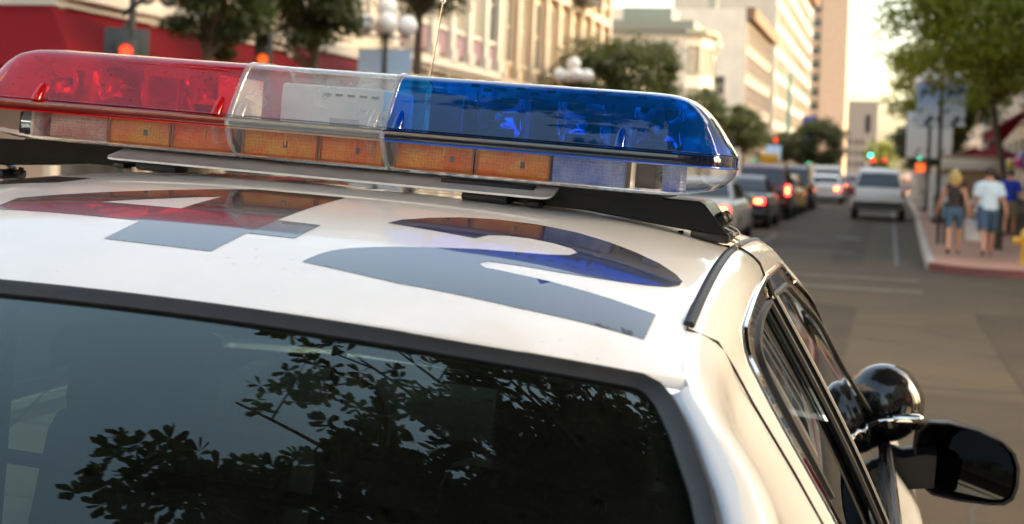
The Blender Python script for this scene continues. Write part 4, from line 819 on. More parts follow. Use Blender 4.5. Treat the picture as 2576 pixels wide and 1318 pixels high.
person('person in a white top far behind the walking couple', 2.9, 33.6, 1.2, cl_m('white_top', (.62, .60, .58)), cl_m('grey_shorts', (.2, .18, .16)), blond, True, 0, .06)
person('person in a dark shirt by the cream kiosk', 3.2, 49, 1.7, cl_m('rust_shirt', (.28, .12, .06)), cl_m('black_shorts', (.03, .03, .03)), darkhair, False, R(20), .1)
person('person in a teal shirt behind the man in blue', 4.25, 43.5, 1.7, cl_m('teal_shirt', (.04, .13, .18)), cl_m('dark_trousers', (.03, .03, .035)), darkhair, False, R(-15), .1, shorts_len=1, )
person('woman in a pink top at the end of the cafe railing', 3.55, 34.0, 1.62, cl_m('pink_top', (.55, .20, .24)), cl_m('blue_skirt', (.10, .14, .25)), darkhair, True, R(160), .08, hair='long') if False else None
person('man in an orange shirt far behind the walking couple', 2.75, 57, 1.75, cl_m('orange_shirt', (.55, .22, .06)), cl_m('tan_shorts', (.3, .24, .16)), darkhair, False, R(170), .12)
person('woman in a white top walking past the red awning', 4.3, 47, 1.65, cl_m('white_blouse', (.7, .66, .6)), cl_m('red_skirt', (.3, .05, .05)), darkhair, True, R(5), .1, hair='long')
for k, (dx, dz, c) in enumerate(((0, 0, (.7, .10, .35)), (.22, -.08, (.38, .18, .62)), (-.2, -.05, (.62, .55, .12)), (.14, .18, (.25, .3, .7)))):
    mb = MB(); pb = on_y(2562, 412, 41); mb.lathe([(.005, -.17), (.03, -.15), (.12, -.03), (.15, .06), (.12, .15), (.05, .19), (.005, .20)], (pb.x + dx, 41 + .1 * k, pb.z + dz), 14); o = mb.build('balloon', mat('balloon_' + str(k), c, .3, coat=.4)); tag(o, ['pink', 'violet', 'yellow', 'blue'][k] + ' balloon above the man in blue', 'balloon', 'balloons')
    mb = MB(); mb.tube([(pb.x + dx, 41 + .1 * k, pb.z + dz - .16), (pb.x + .1, 41, 1.3)], .004, 4); mb.build('string', M['white_plastic'], o)

# ================================================================== the police car
YC = .08                                       # the light bar's centre line, metres ahead of the car's own origin
car = newobj('police_car', None); car.empty_display_size = .2
_piv = Matrix.Translation((0, 0, 1.5))
car.matrix_world = Matrix.Translation((0, 0, .15)) @ _piv @ Matrix.Rotation(PHI, 4, 'Z') @ Matrix.Rotation(LEAN, 4, 'Y') @ _piv.inverted()
tag(car, 'white police car with large black roof digits and a red, clear and blue light bar', 'police car')
def roof_z(l, y): return 1.512 - .20 * max(0., .04 - y) ** 2 - .05 * max(0., y - .1) ** 2 - .02 * l * l - .26 * l ** 4
def lerp_tab(t, x):
    if x <= t[0][0]: return t[0][1]
    for (a, b), (c, d) in zip(t, t[1:]):
        if x <= c: return b + (d - b) * (x - a) / (c - a)
    return t[-1][1]
Y_REAR, Y_FRONT = -.704, .66
LE = [(-1.62, .76), (-1.4, .755), (-1.2, .745), (-1.0, .728), (-.88, .706), (-.8, .68), (-.745, .648), (-.70, .628), (-.6, .608), (-.5, .602), (.62, .602), (.75, .655), (.9, .705), (1.05, .76), (1.2, .81), (1.35, .85), (1.5, .87)]
ZE = [(-1.62, 1.0), (-1.5, 1.025), (-1.3, 1.10), (-1.1, 1.19), (-.95, 1.265), (-.85, 1.318), (-.76, 1.350), (-.70, 1.366), (-.6, 1.391)]
ZEF = [(.62, 1.446), (.72, 1.405), (.8, 1.352), (.9, 1.285), (1.05, 1.185), (1.2, 1.085), (1.35, 1.012), (1.5, .985)]
_W = [(-.07, .06), (-.05, .12), (-.03, .16), (-.01, .16), (.01, .16), (.03, .16), (.05, .12), (.07, .06)]
_memo = {}
def l_e(y):
    k = ('l', round(y, 4))
    if k not in _memo: _memo[k] = sum(w_ * lerp_tab(LE, y + d) for d, w_ in _W)
    return _memo[k]
def z_e(y):
    k = ('z', round(y, 4))
    if k not in _memo: _memo[k] = sum(w_ * z_raw(y + d) for d, w_ in _W)
    return _memo[k]
def z_raw(y):
    if y < -.6: return lerp_tab(ZE, y)
    if y > .62: return lerp_tab(ZEF, y)
    r = roof_z(.602, y)
    if y < -.45: return r + (1.391 - r) * sstep(-.45, -.6, y)
    return r
BELT = .965
def belt_l(y): return .915 - .02 * max(0, -y - .6) + 0 * y
def side_prof(y, s=1):
    le, ze = l_e(y), z_e(y); k = min(1., max(.05, (ze - BELT) / .42))
    return [(le, ze), (le + .014 * k, ze - .003 * k), (le + .028 * k, ze - .010 * k), (le + .042 * k, ze - .021 * k), (le + .053 * k, ze - .044 * k), (le + .063 * k, ze - .070 * k), (None, BELT)]
def side_t(y, t):
    P = side_prof(y); k = len(P) - 2
    if t <= .25:
        q = t / .25 * k; i = min(int(q), k - 1); q -= i
        return P[i][0] + (P[i + 1][0] - P[i][0]) * q, P[i][1] + (P[i + 1][1] - P[i][1]) * q
    q = (t - .25) / .75; a = P[k]; b = belt_l(y)
    return a[0] + (b - a[0]) * q + .012 * math.sin(math.pi * q), a[1] + (BELT - a[1]) * q
def z_to_t(y, z):
    lo, hi = 0., 1.
    for _ in range(30):
        m = (lo + hi) / 2
        if side_t(y, m)[1] > z: lo = m
        else: hi = m
    return (lo + hi) / 2
def side_map(s, off=0.):
    def fn(y, t):
        l, z = side_t(y, t)
        l2, z2 = side_t(y, min(1, t + .01)); l1, z1 = side_t(y, max(0, t - .01))
        n = Vector((-(z2 - z1), 0, l2 - l1)); n = n.normalized() if n.length > 1e-9 else Vector((1, 0, 0))
        p = Vector((l, y, z)) + n * off
        return (s * p.x, p.y, p.z)
    return fn
def yt(P): return [(y, z_to_t(y, z)) for y, z in P]

# roof skin
def grid(name, us, vs_, fn, m, parent, angle=60):
    mb = MB(); nu, nv = len(us), len(vs_)
    mb.add([fn(a, b) for a in us for b in vs_], [(i * nv + j, (i + 1) * nv + j, (i + 1) * nv + j + 1, i * nv + j + 1) for i in range(nu - 1) for j in range(nv - 1)])
    return mb.build(name, m, parent, True, angle)
lin = lambda a, b, n: [a + (b - a) * i / (n - 1) for i in range(n)]
def rear_edge(l): return Y_REAR + .03 * (l / .6) ** 4
def roofmap(a, b):                              # a: -1..1 across, b: 0..1 rear to front
    l = a * lerp_tab(LE, rear_edge(.6 * a) + (Y_FRONT + .02 - Y_REAR) * b) if False else a * (.602 + (.612 - .602) * (1 - sstep(0, .3, b)))
    y0, y1 = rear_edge(l), Y_FRONT - .10 * (l / .6) ** 2
    y = y0 + (y1 - y0) * b
    return (l, y, roof_z(l, y) + 0)
def roofmap2(a, b):
    l0 = a * .62; y0, y1 = rear_edge(l0), Y_FRONT - .10 * a * a; y = y0 + (y1 - y0) * b
    le = min(.66, l_e(y)); l = a * le
    return (l, y, roof_z(l, y) + (z_e(y) - roof_z(le, y)) * abs(a) ** 10)
roof = grid('roof', lin(-1, 1, 49), lin(0, 1, 49), roofmap2, M['white_paint'], car)
# rounded rear lip of the roof going down into the gasket
def lipmap(a, b):
    y0 = rear_edge(a * .62); l = a * min(.66, l_e(y0)); ang = b * R(70)
    return (l, y0 - .012 * math.sin(ang), roofmap2(a, 0)[2] - .0026 * b - .012 * (1 - math.cos(ang)))
grid('roof_rear_lip', lin(-1, 1, 49), lin(0, 1, 7), lipmap, M['white_paint'], car)
# roof ditch mouldings
for s in (-1, 1):
    mb = MB(); P = [(s * .604, y, roof_z(.604, y) - .002) for y in lin(-.50, .60, 40)]
    mb.rings([[Vector(p) + Vector((s * dx, 0, dz)) for dx, dz in ((-.0065, 0.0024), (-.003, .0042), (.003, .0040), (.0075, .0005), (.004, -.006), (-.004, -.006))] for p in P])
    mb.build('roof_moulding', M['rubber'], car)
# digits on the roof
D4 = [(-.094, -.184), (.050, -.184), (.034, -.392), (.098, -.395), (.093, -.470), (.027, -.469), (.021, -.557), (-.129, -.551), (-.129, -.461), (-.355, -.456), (-.364, -.385)]
H4 = [(-.239, -.381), (-.103, -.274), (-.114, -.380)]
D2 = [(.172, -.341), (.182, -.312), (.211, -.277), (.247, -.246), (.294, -.226), (.35, -.219), (.41, -.228), (.459, -.248), (.502, -.274), (.538, -.300), (.564, -.330), (.576, -.354), (.575, -.376), (.563, -.398), (.538, -.418), (.509, -.432), (.471, -.445), (.433, -.453), (.388, -.457), (.348, -.462), (.338, -.475), (.351, -.488), (.442, -.495), (.508, -.503), (.566, -.510), (.566, -.594), (.421, -.599), (.273, -.587), (.141, -.557), (.143, -.543), (.148, -.523), (.158, -.502), (.175, -.485), (.2, -.469), (.226, -.455), (.273, -.436), (.32, -.417), (.369, -.402), (.405, -.388), (.430, -.370), (.437, -.349), (.426, -.333), (.397, -.322), (.364, -.319), (.333, -.325), (.313, -.338), (.302, -.365)]
DX = [(-.60, -.13), (-.472, -.146), (-.369, -.182), (-.392, -.241), (-.483, -.252), (-.60, -.262)]
dm = lambda l, y: (l, y, roof_z(l, y) + .0006)
patch(D4, [H4], dm, .03, 'roof_digit', M['black_decal'], car)['label'] = 'black number 4 on the white roof'
patch(D2, [], dm, .03, 'roof_digit', M['black_decal'], car)['label'] = 'black number 2 on the white roof'
patch(DX, [], dm, .03, 'roof_digit', M['black_decal'], car)['label'] = 'black digit at the left edge of the white roof'

# backlight (rear window), its gasket, heater lines
BL = [(-.72, .607), (-.76, .628), (-.80, .646), (-.84, .661), (-.88, .677), (-.95, .697), (-1.05, .712), (-1.2, .722), (-1.40, .726), (-1.52, .72)]
BLs = [(-b[0], b[1]) for b in BL]
def bl_l(y): return lerp_tab([(-y_, l_) for y_, l_ in [(b[0], b[1]) for b in BL]][0:], -y)
def bl_z(l, y):                                  # curved glass: steeper towards its foot, bowed across
    q = -.715 - y; q = max(0, q)
    zc = 1.402 - .36 * q - .17 * q * q + .012 * 0
    return zc - .014 - (.072 - .1 * min(q, .35)) * l * l - .10 * max(0, abs(l) - .5) ** 2
def blmap(off=0.):
    def fn(a, b):
        y = -.715 - b * .80
        l = a * (bl_l(y) - .012 * (1 if b > .02 else 1))
        y2 = y + .03 * a ** 4 * (1 - b)
        return (l, y2, bl_z(l, y) + off)
    return fn
fnb = blmap()
rear_glass = grid('rear_window', lin(-1, 1, 61), lin(0, 1, 45), fnb, M['rear_glass'], car)
edge = [fnb(-1, b) for b in lin(1, .035, 30)] + [fnb(-.994, .012)] + [fnb(a, 0) for a in lin(-.972, .972, 60)] + [fnb(.994, .012)] + [fnb(1, b) for b in lin(.035, 1, 30)]
mb = MB(); rr = []
for i, p in enumerate(edge):
    p = Vector(p); t = (Vector(edge[min(i + 1, len(edge) - 1)]) - Vector(edge[max(i - 1, 0)])).normalized()
    nrm = Vector((0, -.36, .93)); o_ = t.cross(nrm).normalized() * -1      # outwards
    nrm = o_.cross(t).normalized() * -1
    if nrm.z < 0: nrm = -nrm
    rr.append([p + o_ * x + nrm * z for x, z in ((.014, .004), (.009, .011), (.001, .010), (-.009, .003), (-.008, -.004), (.014, -.006))])
mb.rings(rr); mb.build('window_gasket', M['rubber'], rear_glass, True, 55)
for s in (1, -1):                               # painted flange between the glass and the pillar's ridge
    mb = MB(); rs = []
    for b in lin(.0, 1, 40):
        p = Vector(fnb(s, b)); y = p.y; e = Vector((s * l_e(y), y, z_e(y))); p = p + Vector((s * .004, 0, -.002))
        rs.append([p.lerp(e, k) - Vector((0, 0, .006 * math.sin(math.pi * k))) for k in (0, .25, .5, .75, 1)])
    mb.rings(rs, False); mb.build('pillar_flange', M['white_paint'], car)
# dark printed band round the edge of the glass, on its inner side
mb = MB(); F_ = blmap(-.003)
for a0, a1, b0, b1 in ((-1, 1, 0, .035), (-1, -.955, .035, 1), (.955, 1, .035, 1)):
    us, vv = lin(a0, a1, 40 if a1 - a0 > 1 else 2), lin(b0, b1, 3 if b1 < .5 else 30); nv = len(vv)
    mb.add([F_(a, b) for a in us for b in vv], [(i * nv + j, (i + 1) * nv + j, (i + 1) * nv + j + 1, i * nv + j + 1) for i in range(len(us) - 1) for j in range(nv - 1)])
mb.build('window_border', M['rubber'], rear_glass)
M['heater'] = filter_glass('heater', (.6, .45, .35), .2, .2, 1.3, (.30, .12, .05), .38)
F_ = blmap(-.0025)
for k in range(12):
    b = .10 + k * .058; mb = MB(); aa = lin(-.90, .90, 40)
    mb.add([F_(a, b + d) for d in (-.0008, .0008) for a in aa], [(i, i + 1, 41 + i, 40 + i) for i in range(39)])
    mb.build('heater_line', M['heater'], rear_glass)
for a in (-.42, .02, .44):
    mb = MB(); bb = lin(.10, .75, 20); mb.add([F_(a + d, b) for d in (-.0022, .0022) for b in bb], [(i, i + 1, 21 + i, 20 + i) for i in range(19)])
    mb.build('heater_line', M['heater'], rear_glass)

# sides: painted shell with window openings, glass, frames
def roundpoly(P, r, n=5):
    out = []
    for i in range(len(P)):
        a, b, c = Vector(P[i - 1]), Vector(P[i]), Vector(P[(i + 1) % len(P)])
        rr_ = r[i] if isinstance(r, (list, tuple)) else r
        d1, d2 = (a - b), (c - b); k = min(rr_, d1.length * .45, d2.length * .45)
        p, q = b + d1.normalized() * k, b + d2.normalized() * k
        if k < 1e-5: out.append(tuple(b)); continue
        for j in range(n + 1):
            t = j / n; out.append(tuple((p * (1 - t) ** 2 + b * 2 * t * (1 - t) + q * t * t)))
    return out
RW = roundpoly([(-.005, 1.396), (-.18, 1.390), (-.335, 1.358), (-.365, 1.25), (-.365, 1.0), (-.005, 1.0)], [.004, .2, .09, .1, .02, .004], 6)
FWN = roundpoly([(.125, 1.396), (.50, 1.385), (.66, 1.345), (.80, 1.262), (1.02, 1.105), (1.13, 1.0), (.125, 1.0)], [.004, .12, .12, .1, .05, .02, .004], 6)
RO = roundpoly([(.06, 1.428), (-.16, 1.420), (-.375, 1.390), (-.412, 1.29), (-.412, .968), (.06, .968)], [.004, .2, .1, .1, .01, .004], 6)
FO = roundpoly([(.06, 1.428), (.53, 1.418), (.70, 1.368), (.84, 1.285), (1.06, 1.125), (1.21, .968), (.06, .968)], [.004, .14, .14, .1, .05, .01, .004], 6)
for s in (1, -1):
    outer = [(y, 0) for y in lin(-1.60, 1.48, 60)] + [(1.48, 1), (-1.60, 1)]
    sh = patch(outer, [yt(RO), yt(FO)], side_map(s), .035, 'side_panel', M['white_paint'], car)
    for P, H in ((RO, RW), (FO, FWN)):
        fr = patch(yt(P), [yt(H)], side_map(s, .001), .03, 'door_frame', M['black_gloss'], car)
        g = patch(yt(H), [], side_map(s, -.008), .05, 'door_window', M['side_glass'], car)
        # bright strip round the frame, dark seal round the glass
        for Q, off, r_, m_, nm in ((P, .003, .0045, 'chrome', 'trim_strip'), (H, .001, .0055, 'rubber', 'window_seal')):
            fn = side_map(s, off); pts = [Vector(fn(*p)) for p in yt(densify(Q, .03))]
            pts = [p for p in pts if p.z > .99]
            # open loop starting at the gap along the belt
            k = max(range(len(pts)), key=lambda i: (pts[i] - pts[i - 1]).length); pts = pts[k:] + pts[:k]
            tb = MB(); tb.tube(pts, r_, 6); tb.build(nm, M[m_], fr)
    pl = patch(yt([(-.004, 1.40), (.122, 1.40), (.124, .97), (-.004, .97)]), [], side_map(s, .005), .03, 'centre_pillar', M['black_gloss'], car)
    for yy in (.055,):
        fn = side_map(s, .007); tb = MB(); tb.tube([fn(yy, t) for t in lin(.26, 1, 20)], .004, 5); tb.build('door_gap', M['dark'], pl)
    fn = side_map(s, .0014); tb = MB(); tb.tube([fn(.06, t) for t in lin(.02, .26, 12)], .0022, 5); tb.build('door_gap', M['dark'], sh)
    # shut line of the rear door running up the rear pillar
    fn = side_map(s, .0016)
    tb = MB(); tb.tube([fn(*p) for p in yt([(y, z) for y, z in [(-.50, 1.424), (-.513, 1.410), (-.50, 1.392), (-.482, 1.36), (-.474, 1.32), (-.478, 1.25), (-.487, 1.15), (-.495, 1.05), (-.50, .97)]])], .0018, 5); tb.build('door_gap', M['dark'], sh)
# windscreen
def wsmap(a, b):
    y = Y_FRONT - .02 + b * .74; l = a * (lerp_tab([(.6, .60), (.75, .652), (.9, .70), (1.05, .752), (1.2, .80), (1.4, .85)], y) - .004)
    return (l, y - .10 * a * a * (1 - .2 * b), lerp_tab(ZEF, y) - .0 + .02 * (1 - a * a))
grid('windscreen', lin(-1, 1, 21), lin(0, 1, 15), wsmap, M['side_glass'], car)

# lower body, boot, bonnet, bumpers as one lofted shell
ST = [(-2.40, .70, .45, .80, .86), (-2.36, .84, .38, .86, .95), (-2.2, .93, .30, .92, 1.00), (-1.9, .965, .27, .955, 1.03), (-1.62, .972, .26, BELT, 1.035), (-1.55, .974, .26, BELT, 1.00), (-.5, .985, .25, BELT, .975), (.6, .985, .25, BELT, .975), (1.38, .98, .25, .955, 1.0), (1.5, .978, .26, .95, 1.02), (1.9, .965, .27, .925, .985), (2.4, .945, .28, .86, .92), (2.75, .88, .30, .78, .83), (2.93, .74, .36, .68, .72), (2.97, .66, .42, .60, .62)]
rs = []
for y, wd, zb, zs, zt in ST:
    bl_ = belt_l(y) if -1.6 < y < 1.45 else wd - .05
    rs.append([(x, y, z) for x, z in [(wd * .85, zb), (wd, zb + .1), (wd, (zb + zs) / 2 + .05), (wd - .012, zs - .07), (bl_, zs), (bl_ - .06, zs + (zt - zs) * .6), (bl_ * .5, zt), (-bl_ * .5, zt), (-bl_ + .06, zs + (zt - zs) * .6), (-bl_, zs), (-wd + .012, zs - .07), (-wd, (zb + zs) / 2 + .05), (-wd, zb + .1), (-wd * .85, zb)]])
mb = MB(); n_ = len(rs[0])
for i in range(len(rs) - 1):
    for j in range(n_):
        if 5 <= i < 8 and j in (5, 6, 7): continue       # cabin is open above
        k = (j + 1) % n_; mb.add([rs[i][j], rs[i][k], rs[i + 1][k], rs[i + 1][j]], [(0, 3, 2, 1)])
mb.add(rs[0], [tuple(range(n_))]); mb.add(rs[-1], [tuple(range(n_ - 1, -1, -1))])
mb.mats = []
bo = mb.build('body', M['white_paint'], car, True, 35)
bmx = bmesh.new(); bmx.from_mesh(bo.data); bmesh.ops.remove_doubles(bmx, verts=bmx.verts[:], dist=.0005); bmx.to_mesh(bo.data); bmx.free()
bo.data.polygons.foreach_set('use_smooth', [True] * len(bo.data.polygons)); bo.data.set_sharp_from_angle(angle=R(35))
for s in (-1, 1):
    for y in (-1.25, 1.75):
        mb = MB().mat(M['tyre']); mb.lathe([(.20, -.11), (.33, -.11), (.345, -.08), (.345, .08), (.33, .11), (.20, .11)], (s * .90, y, .345), 28, 'X')
        wh = mb.build('wheel', None, car)
        mb = MB(); mb.lathe([(.02, .0), (.20, .0), (.215, .03), (.215, -.05)], (s * 1.0 if s > 0 else -1.0, y, .345), 24, 'X'); mb.build('rim', M['rim'], wh)
    mb = MB(); mb.box((s * .72, -2.385, .80), (.34, .06, .13), None, .02); mb.build('tail_lamp', M['tail'], car)
    mb = MB(); mb.box((s * .68, 2.86, .66), (.36, .10, .14), None, .02); mb.build('headlamp', M['low_lens'], car)
mb = MB(); mb.box((0, -2.42, .56), (1.8, .14, .2), None, .05); mb.build('bumper', M['black_plastic'], car)
mb = MB(); mb.box((0, 2.99, .48), (1.7, .14, .22), None, .05); mb.build('bumper', M['black_plastic'], car)

# cabin: floor, seats, dash, wheel, headliner, rear shelf
mb = MB(); mb.bx(-.80, .80, -1.45, 1.3, .30, .34); mb.build('cabin_floor', M['interior'], car)
grid('headliner', lin(-.57, .57, 16), lin(-.66, .55, 14), lambda l, y: (l, y, roof_z(l, y) - .035), M['headliner'], car)
mb = MB(); mb.bx(-.70, .70, -1.50, -.98, .92, .955, .01); mb.build('rear_shelf', M['interior'], car)
mb = MB(); mb.box((0, -.93, .72), (1.35, .16, .52), Matrix.Rotation(R(-14), 3, 'X'), .05); mb.box((0, -.66, .50), (1.35, .55, .16), None, .05); mb.build('rear_seat', M['interior'], car)
for x in (-.38, .38):
    mb = MB(); mb.box((x, .16, .76), (.52, .15, .60), Matrix.Rotation(R(-14), 3, 'X'), .06); mb.box((x, .42, .50), (.52, .5, .16), None, .05)
    st = mb.build('front_seat', M['interior'], car)
    mb = MB(); mb.box((x, .06, 1.15), (.27, .10, .19), Matrix.Rotation(R(-12), 3, 'X'), .045); mb.tube([(x - .05, .075, 1.03), (x - .05, .07, 1.1)], .008); mb.tube([(x + .05, .075, 1.03), (x + .05, .07, 1.1)], .008); mb.build('headrest', M['interior'], st)
mb = MB(); mb.box((0, 1.12, .84), (1.5, .45, .25), Matrix.Rotation(R(6), 3, 'X'), .06); mb.build('dashboard', M['interior'], car)
mb = MB(); rm = Matrix.Rotation(R(62), 3, 'X'); mb.tube([Vector((-.38, .82, .90)) + rm @ Vector((.19 * math.cos(a), .19 * math.sin(a), 0)) for a in lin(0, 2 * math.pi, 33)], .014, 8)
mb.tube([(-.57, .82, .90), (-.38, .84, .88), (-.19, .82, .90)], .012, 6); mb.tube([(-.38, .83, .89), (-.38, 1.05, .80)], .03, 8); mb.build('steering_wheel', M['black_plastic'], car)
# safety screen between front and rear seats: frame and wires
mb = MB(); fr_ = [(-.60, -.02, .60), (-.60, -.02, 1.26), (-.50, -.02, 1.37), (.50, -.02, 1.37), (.60, -.02, 1.26), (.60, -.02, .60)]
mb.tube(fr_, .014, 6); mb.tube([(-.60, -.02, 1.0), (.60, -.02, 1.0)], .014, 6); mb.tube([(0, -.02, .6), (0, -.02, 1.37)], .014, 6)
scr = mb.build('safety_screen', M['black_plastic'], car)

# door mirror and spotlight on the right, mirror on the left
def door_mirror(s):
    prof = [(.948, 1.018), (.952, 1.05), (.975, 1.071), (1.02, 1.075), (1.08, 1.066), (1.135, 1.048), (1.163, 1.026), (1.175, .995), (1.176, .955), (1.168, .924), (1.15, .910), (1.12, .906), (1.05, .906), (.995, .912), (.972, .930), (.957, .965)]
    c = Vector((1.065, 0, .99)); mb = MB(); rs = []
    for y, k in ((1.050, .93), (1.046, .985), (1.055, 1.0), (1.09, .985), (1.13, .90), (1.16, .74), (1.175, .45), (1.178, .1)):
        rs.append([(s * (c.x + (x - c.x) * k), y + .10 * (x - c.x) * .35, c.z + (z - c.z) * k) for x, z in prof])
    mb.rings(rs, True, False); mb.add(rs[-1], [tuple(range(len(prof)))])
    h = mb.build('door_mirror', M['black_plastic'], car, True, 50)
    mb = MB(); g = [(s * (c.x + (x - c.x) * .87), 1.100 - .40 * (x - c.x) + .17 * (z - c.z), c.z + (z - c.z) * .86) for x, z in prof]; mb.add(g, [tuple(range(len(prof)))]); mb.build('mirror_glass', M['door_mirror_glass'], h, False)
    mb = MB(); mb.rings([[(s * x, 1.09 + dy, z) for dy, z in ((-.05, z0), (-.05, z1), (-.02, z1 + .012), (.06, z1 + .005), (.08, z0 + .02), (.03, z0 - .012))] for x, z0, z1 in ((.86, .90, 1.005), (.90, .905, .99), (.93, .915, .985), (.975, .925, 1.0), (1.0, .93, 1.0))]); mb.build('mirror_arm', M['black_plastic'], h, True, 50)
door_mirror(1); door_mirror(-1)
sp = Vector((.885, 1.13, 1.088)); mb = MB(); mb.ball(sp, .088, 28, 18, (1, .92, 1)); so = mb.build('spotlight', M['black_gloss'], car)
mb = MB(); rm = Matrix.Rotation(R(14), 3, 'Z'); mb.lathe([(.080, -.010), (.083, -.004), (.083, .008), (.078, .014)], sp + Vector((0, .035, 0)), 28, 'Y', None); mb.build('spotlight_rim', M['black_gloss'], so)
mb = MB().mat(M['iron']); mb.tube([(.838, 1.035, 1.030), (.856, 1.034, 1.052), (.872, 1.033, 1.062)], [.008, .0055, .0045], 8); mb.mat(M['chrome']); mb.tube([(.872, 1.033, 1.062), (.905, 1.033, 1.070)], .0038, 8); mb.tube([(.903, 1.033, 1.070), (.915, 1.034, 1.073), (.958, 1.036, 1.077), (.964, 1.036, 1.078)], [.008, .0105, .0105, .005], 12); mb.tube([(.925, 1.036, 1.075), (.93, 1.05, 1.095)], .010, 8); mb.build('spotlight_handle', None, so)
# antenna on the front of the roof
mb = MB().mat(M['chrome']); a0 = Vector((-.053, .45, roof_z(-.053, .45))); a1 = Vector((-.020, .45, 1.865))
mb.tube([a0, a0.lerp(a1, .5), a1], [.0022, .0017, .0014], 6); mb.ball(a1, .0055, 10, 8); mb.mat(M['rubber']); mb.lathe([(.022, 0), (.02, .012), (.008, .03), (.003, .05)], a0, 14); mb.build('antenna', None, car)

# ------------------------------------------------------------------ light bar
L0, L1, SL, SR = -.706, .596, -.203, .060     # ends and seams
ZF0, ZF1, ZT, ZB = 1.594, 1.609, 1.7015, 1.543
DOME = [(-.150, 0), (-.150, .04), (-.1455, .075), (-.136, .24), (-.124, .44), (-.112, .62), (-.1, .78), (-.0905, .88), (-.079, .942), (-.062, .975), (-.032, .994), (0, 1.0)]
DOME = DOME + [(-y, z) for y, z in DOME[-2::-1]]
LOW = [(-.147, 1.0), (-.146, .90), (-.140, .70), (-.131, .45), (-.119, .22), (-.104, .06), (-.09, 0)]
LOW = LOW + [(-y, z) for y, z in LOW[::-1]]
ELEN = .165
def endk(l):
    s = max(0, (l - (L1 - ELEN)) / ELEN, ((L0 + ELEN) - l) / ELEN); s = min(s, 1)
    return s
def kyf(s): return lerp_tab([(0, 1), (.4, 1), (.55, .99), (.68, .965), (.78, .92), (.86, .85), (.92, .75), (.96, .62), (.985, .45), (1, .1)], s)
def shell(prof, l, up):
    s = endk(l); ky = kyf(s)
    if up: kz = lerp_tab([(0, 1), (.22, 1), (.36, .99), (.46, .965), (.55, .92), (.64, .83), (.74, .66), (.84, .42), (.93, .185), (1, 0)], s)
    else: kz = max(0.0, 1 - s ** 4.0) ** .6
    out = []
    for y, z in prof:
        if up: zz = ZF0 + (ZF1 - ZF0) * min(1, z / .075) + max(0, z - .075) / .925 * (ZT - ZF1) * kz
        else: zz = ZF0 - (1 - z) * (ZF0 - ZB) * kz
        out.append((l, YC + y * ky, zz))
    return out
def stations(a, b):
    xs = set(lin(a, b, 14)) | {a, b}
    for k in range(25):
        t = math.sin(k / 24 * math.pi / 2)
        for x in (L1 - ELEN + ELEN * t, L0 + ELEN - ELEN * t):
            if a < x < b: xs.add(x)
    return sorted(xs)
bar = None; M['lamp_back'] = mat('lamp_back', (.16, .10, .07), .4, var=.2, vscale=30)
mb = MB()                                       # tray under the lenses
tp = []
for l in stations(L0 + .10, L1 - .10): tp.append([(l, YC + y, z) for y, z in ((-.088, 1.5425), (-.088, 1.534), (.088, 1.534), (.088, 1.5425))])
mb.rings(tp); bar = mb.build('light_bar', M['black_steel'], car)
bar['label'] = 'emergency light bar with red, clear and blue domes over amber lamps'
for a, b, m_ in ((L0, SL, 'red_lens'), (SL, SR, 'clear_lens'), (SR, L1, 'blue_lens')):
    mb = MB(); mb.rings([shell(DOME, l, True) for l in stations(a, b)], False); d = mb.build('dome', M[m_], bar, True, 35)
    d['label'] = {'red_lens': 'red dome', 'clear_lens': 'clear dome', 'blue_lens': 'blue dome'}[m_]
    mb = MB(); mb.rings([shell(LOW, l, False) for l in stations(a, b)], False); mb.build('lower_lens', M['low_lens'], bar, True, 35)
# flange: a solid band per section, fine grooves above it, the edge glow painted as a coloured line below
M['flange_red'] = mat('flange_red', (.20, .006, .010), .12, coat=1.); M['flange_clear'] = mat('flange_clear', (.20, .22, .23), .15, coat=1.); M['flange_blue'] = mat('flange_blue', (.004, .010, .035), .10, coat=1.)
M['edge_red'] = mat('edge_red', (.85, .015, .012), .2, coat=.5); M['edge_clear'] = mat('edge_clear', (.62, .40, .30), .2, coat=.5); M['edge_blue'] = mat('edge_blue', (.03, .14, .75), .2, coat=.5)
for A_, B_, k_ in ((L0 + .001, SL, 'red'), (SL, SR, 'clear'), (SR, L1 - .001, 'blue')):
    for sgn in (-1, 1):
        rs = []; p1 = []; p2 = []
        for l in stations(A_, B_):
            ky = kyf(endk(l)); rs.append([(l, YC + sgn * y * ky, z) for y, z in ((.1475, ZF0 - .001), (.1512, ZF0), (.1525, ZF0 + .004), (.1515, ZF1 - .003), (.148, ZF1 - .0005))])
            p1.append((l, YC + sgn * .1478 * ky, ZF0 - .0025)); p2.append((l, YC + sgn * .1462 * ky, ZF1 + .0025))
        mb = MB(); mb.rings(rs, False); mb.build('flange_band', M['flange_' + k_], bar, True, 30)
        mb = MB(); mb.tube(p1, .0018, 5); mb.build('flange_edge_glow', M['edge_' + k_], bar)
        mb = MB(); mb.tube(p2, .0010, 5); mb.build('flange_groove', M['flange_' + k_], bar)
# seam ribs
for l, m_ in ((SL, 'seam'), (SR, 'seam')):
    mb = MB()
    pr = shell(DOME, l, True); q = shell(LOW, l, False)
    for P in (pr, q):
        rs = []
        for dx, k in ((-.005, 0), (-.004, .0028), (.004, .0028), (.005, 0)):
            rs.append([(p[0] + dx, YC + (p[1] - YC) * (1 + k / .15), p[2] + (k if P is pr and abs(p[1] - YC) < .1 else 0)) for p in P])
        mb.rings(rs, False)
    mb.build('seam_rib', M['clear_lens'], bar)
    mb = MB(); mb.tube(pr, .0012, 5); mb.tube(q, .0012, 5); mb.build('seam_seal', M['seam'], bar)
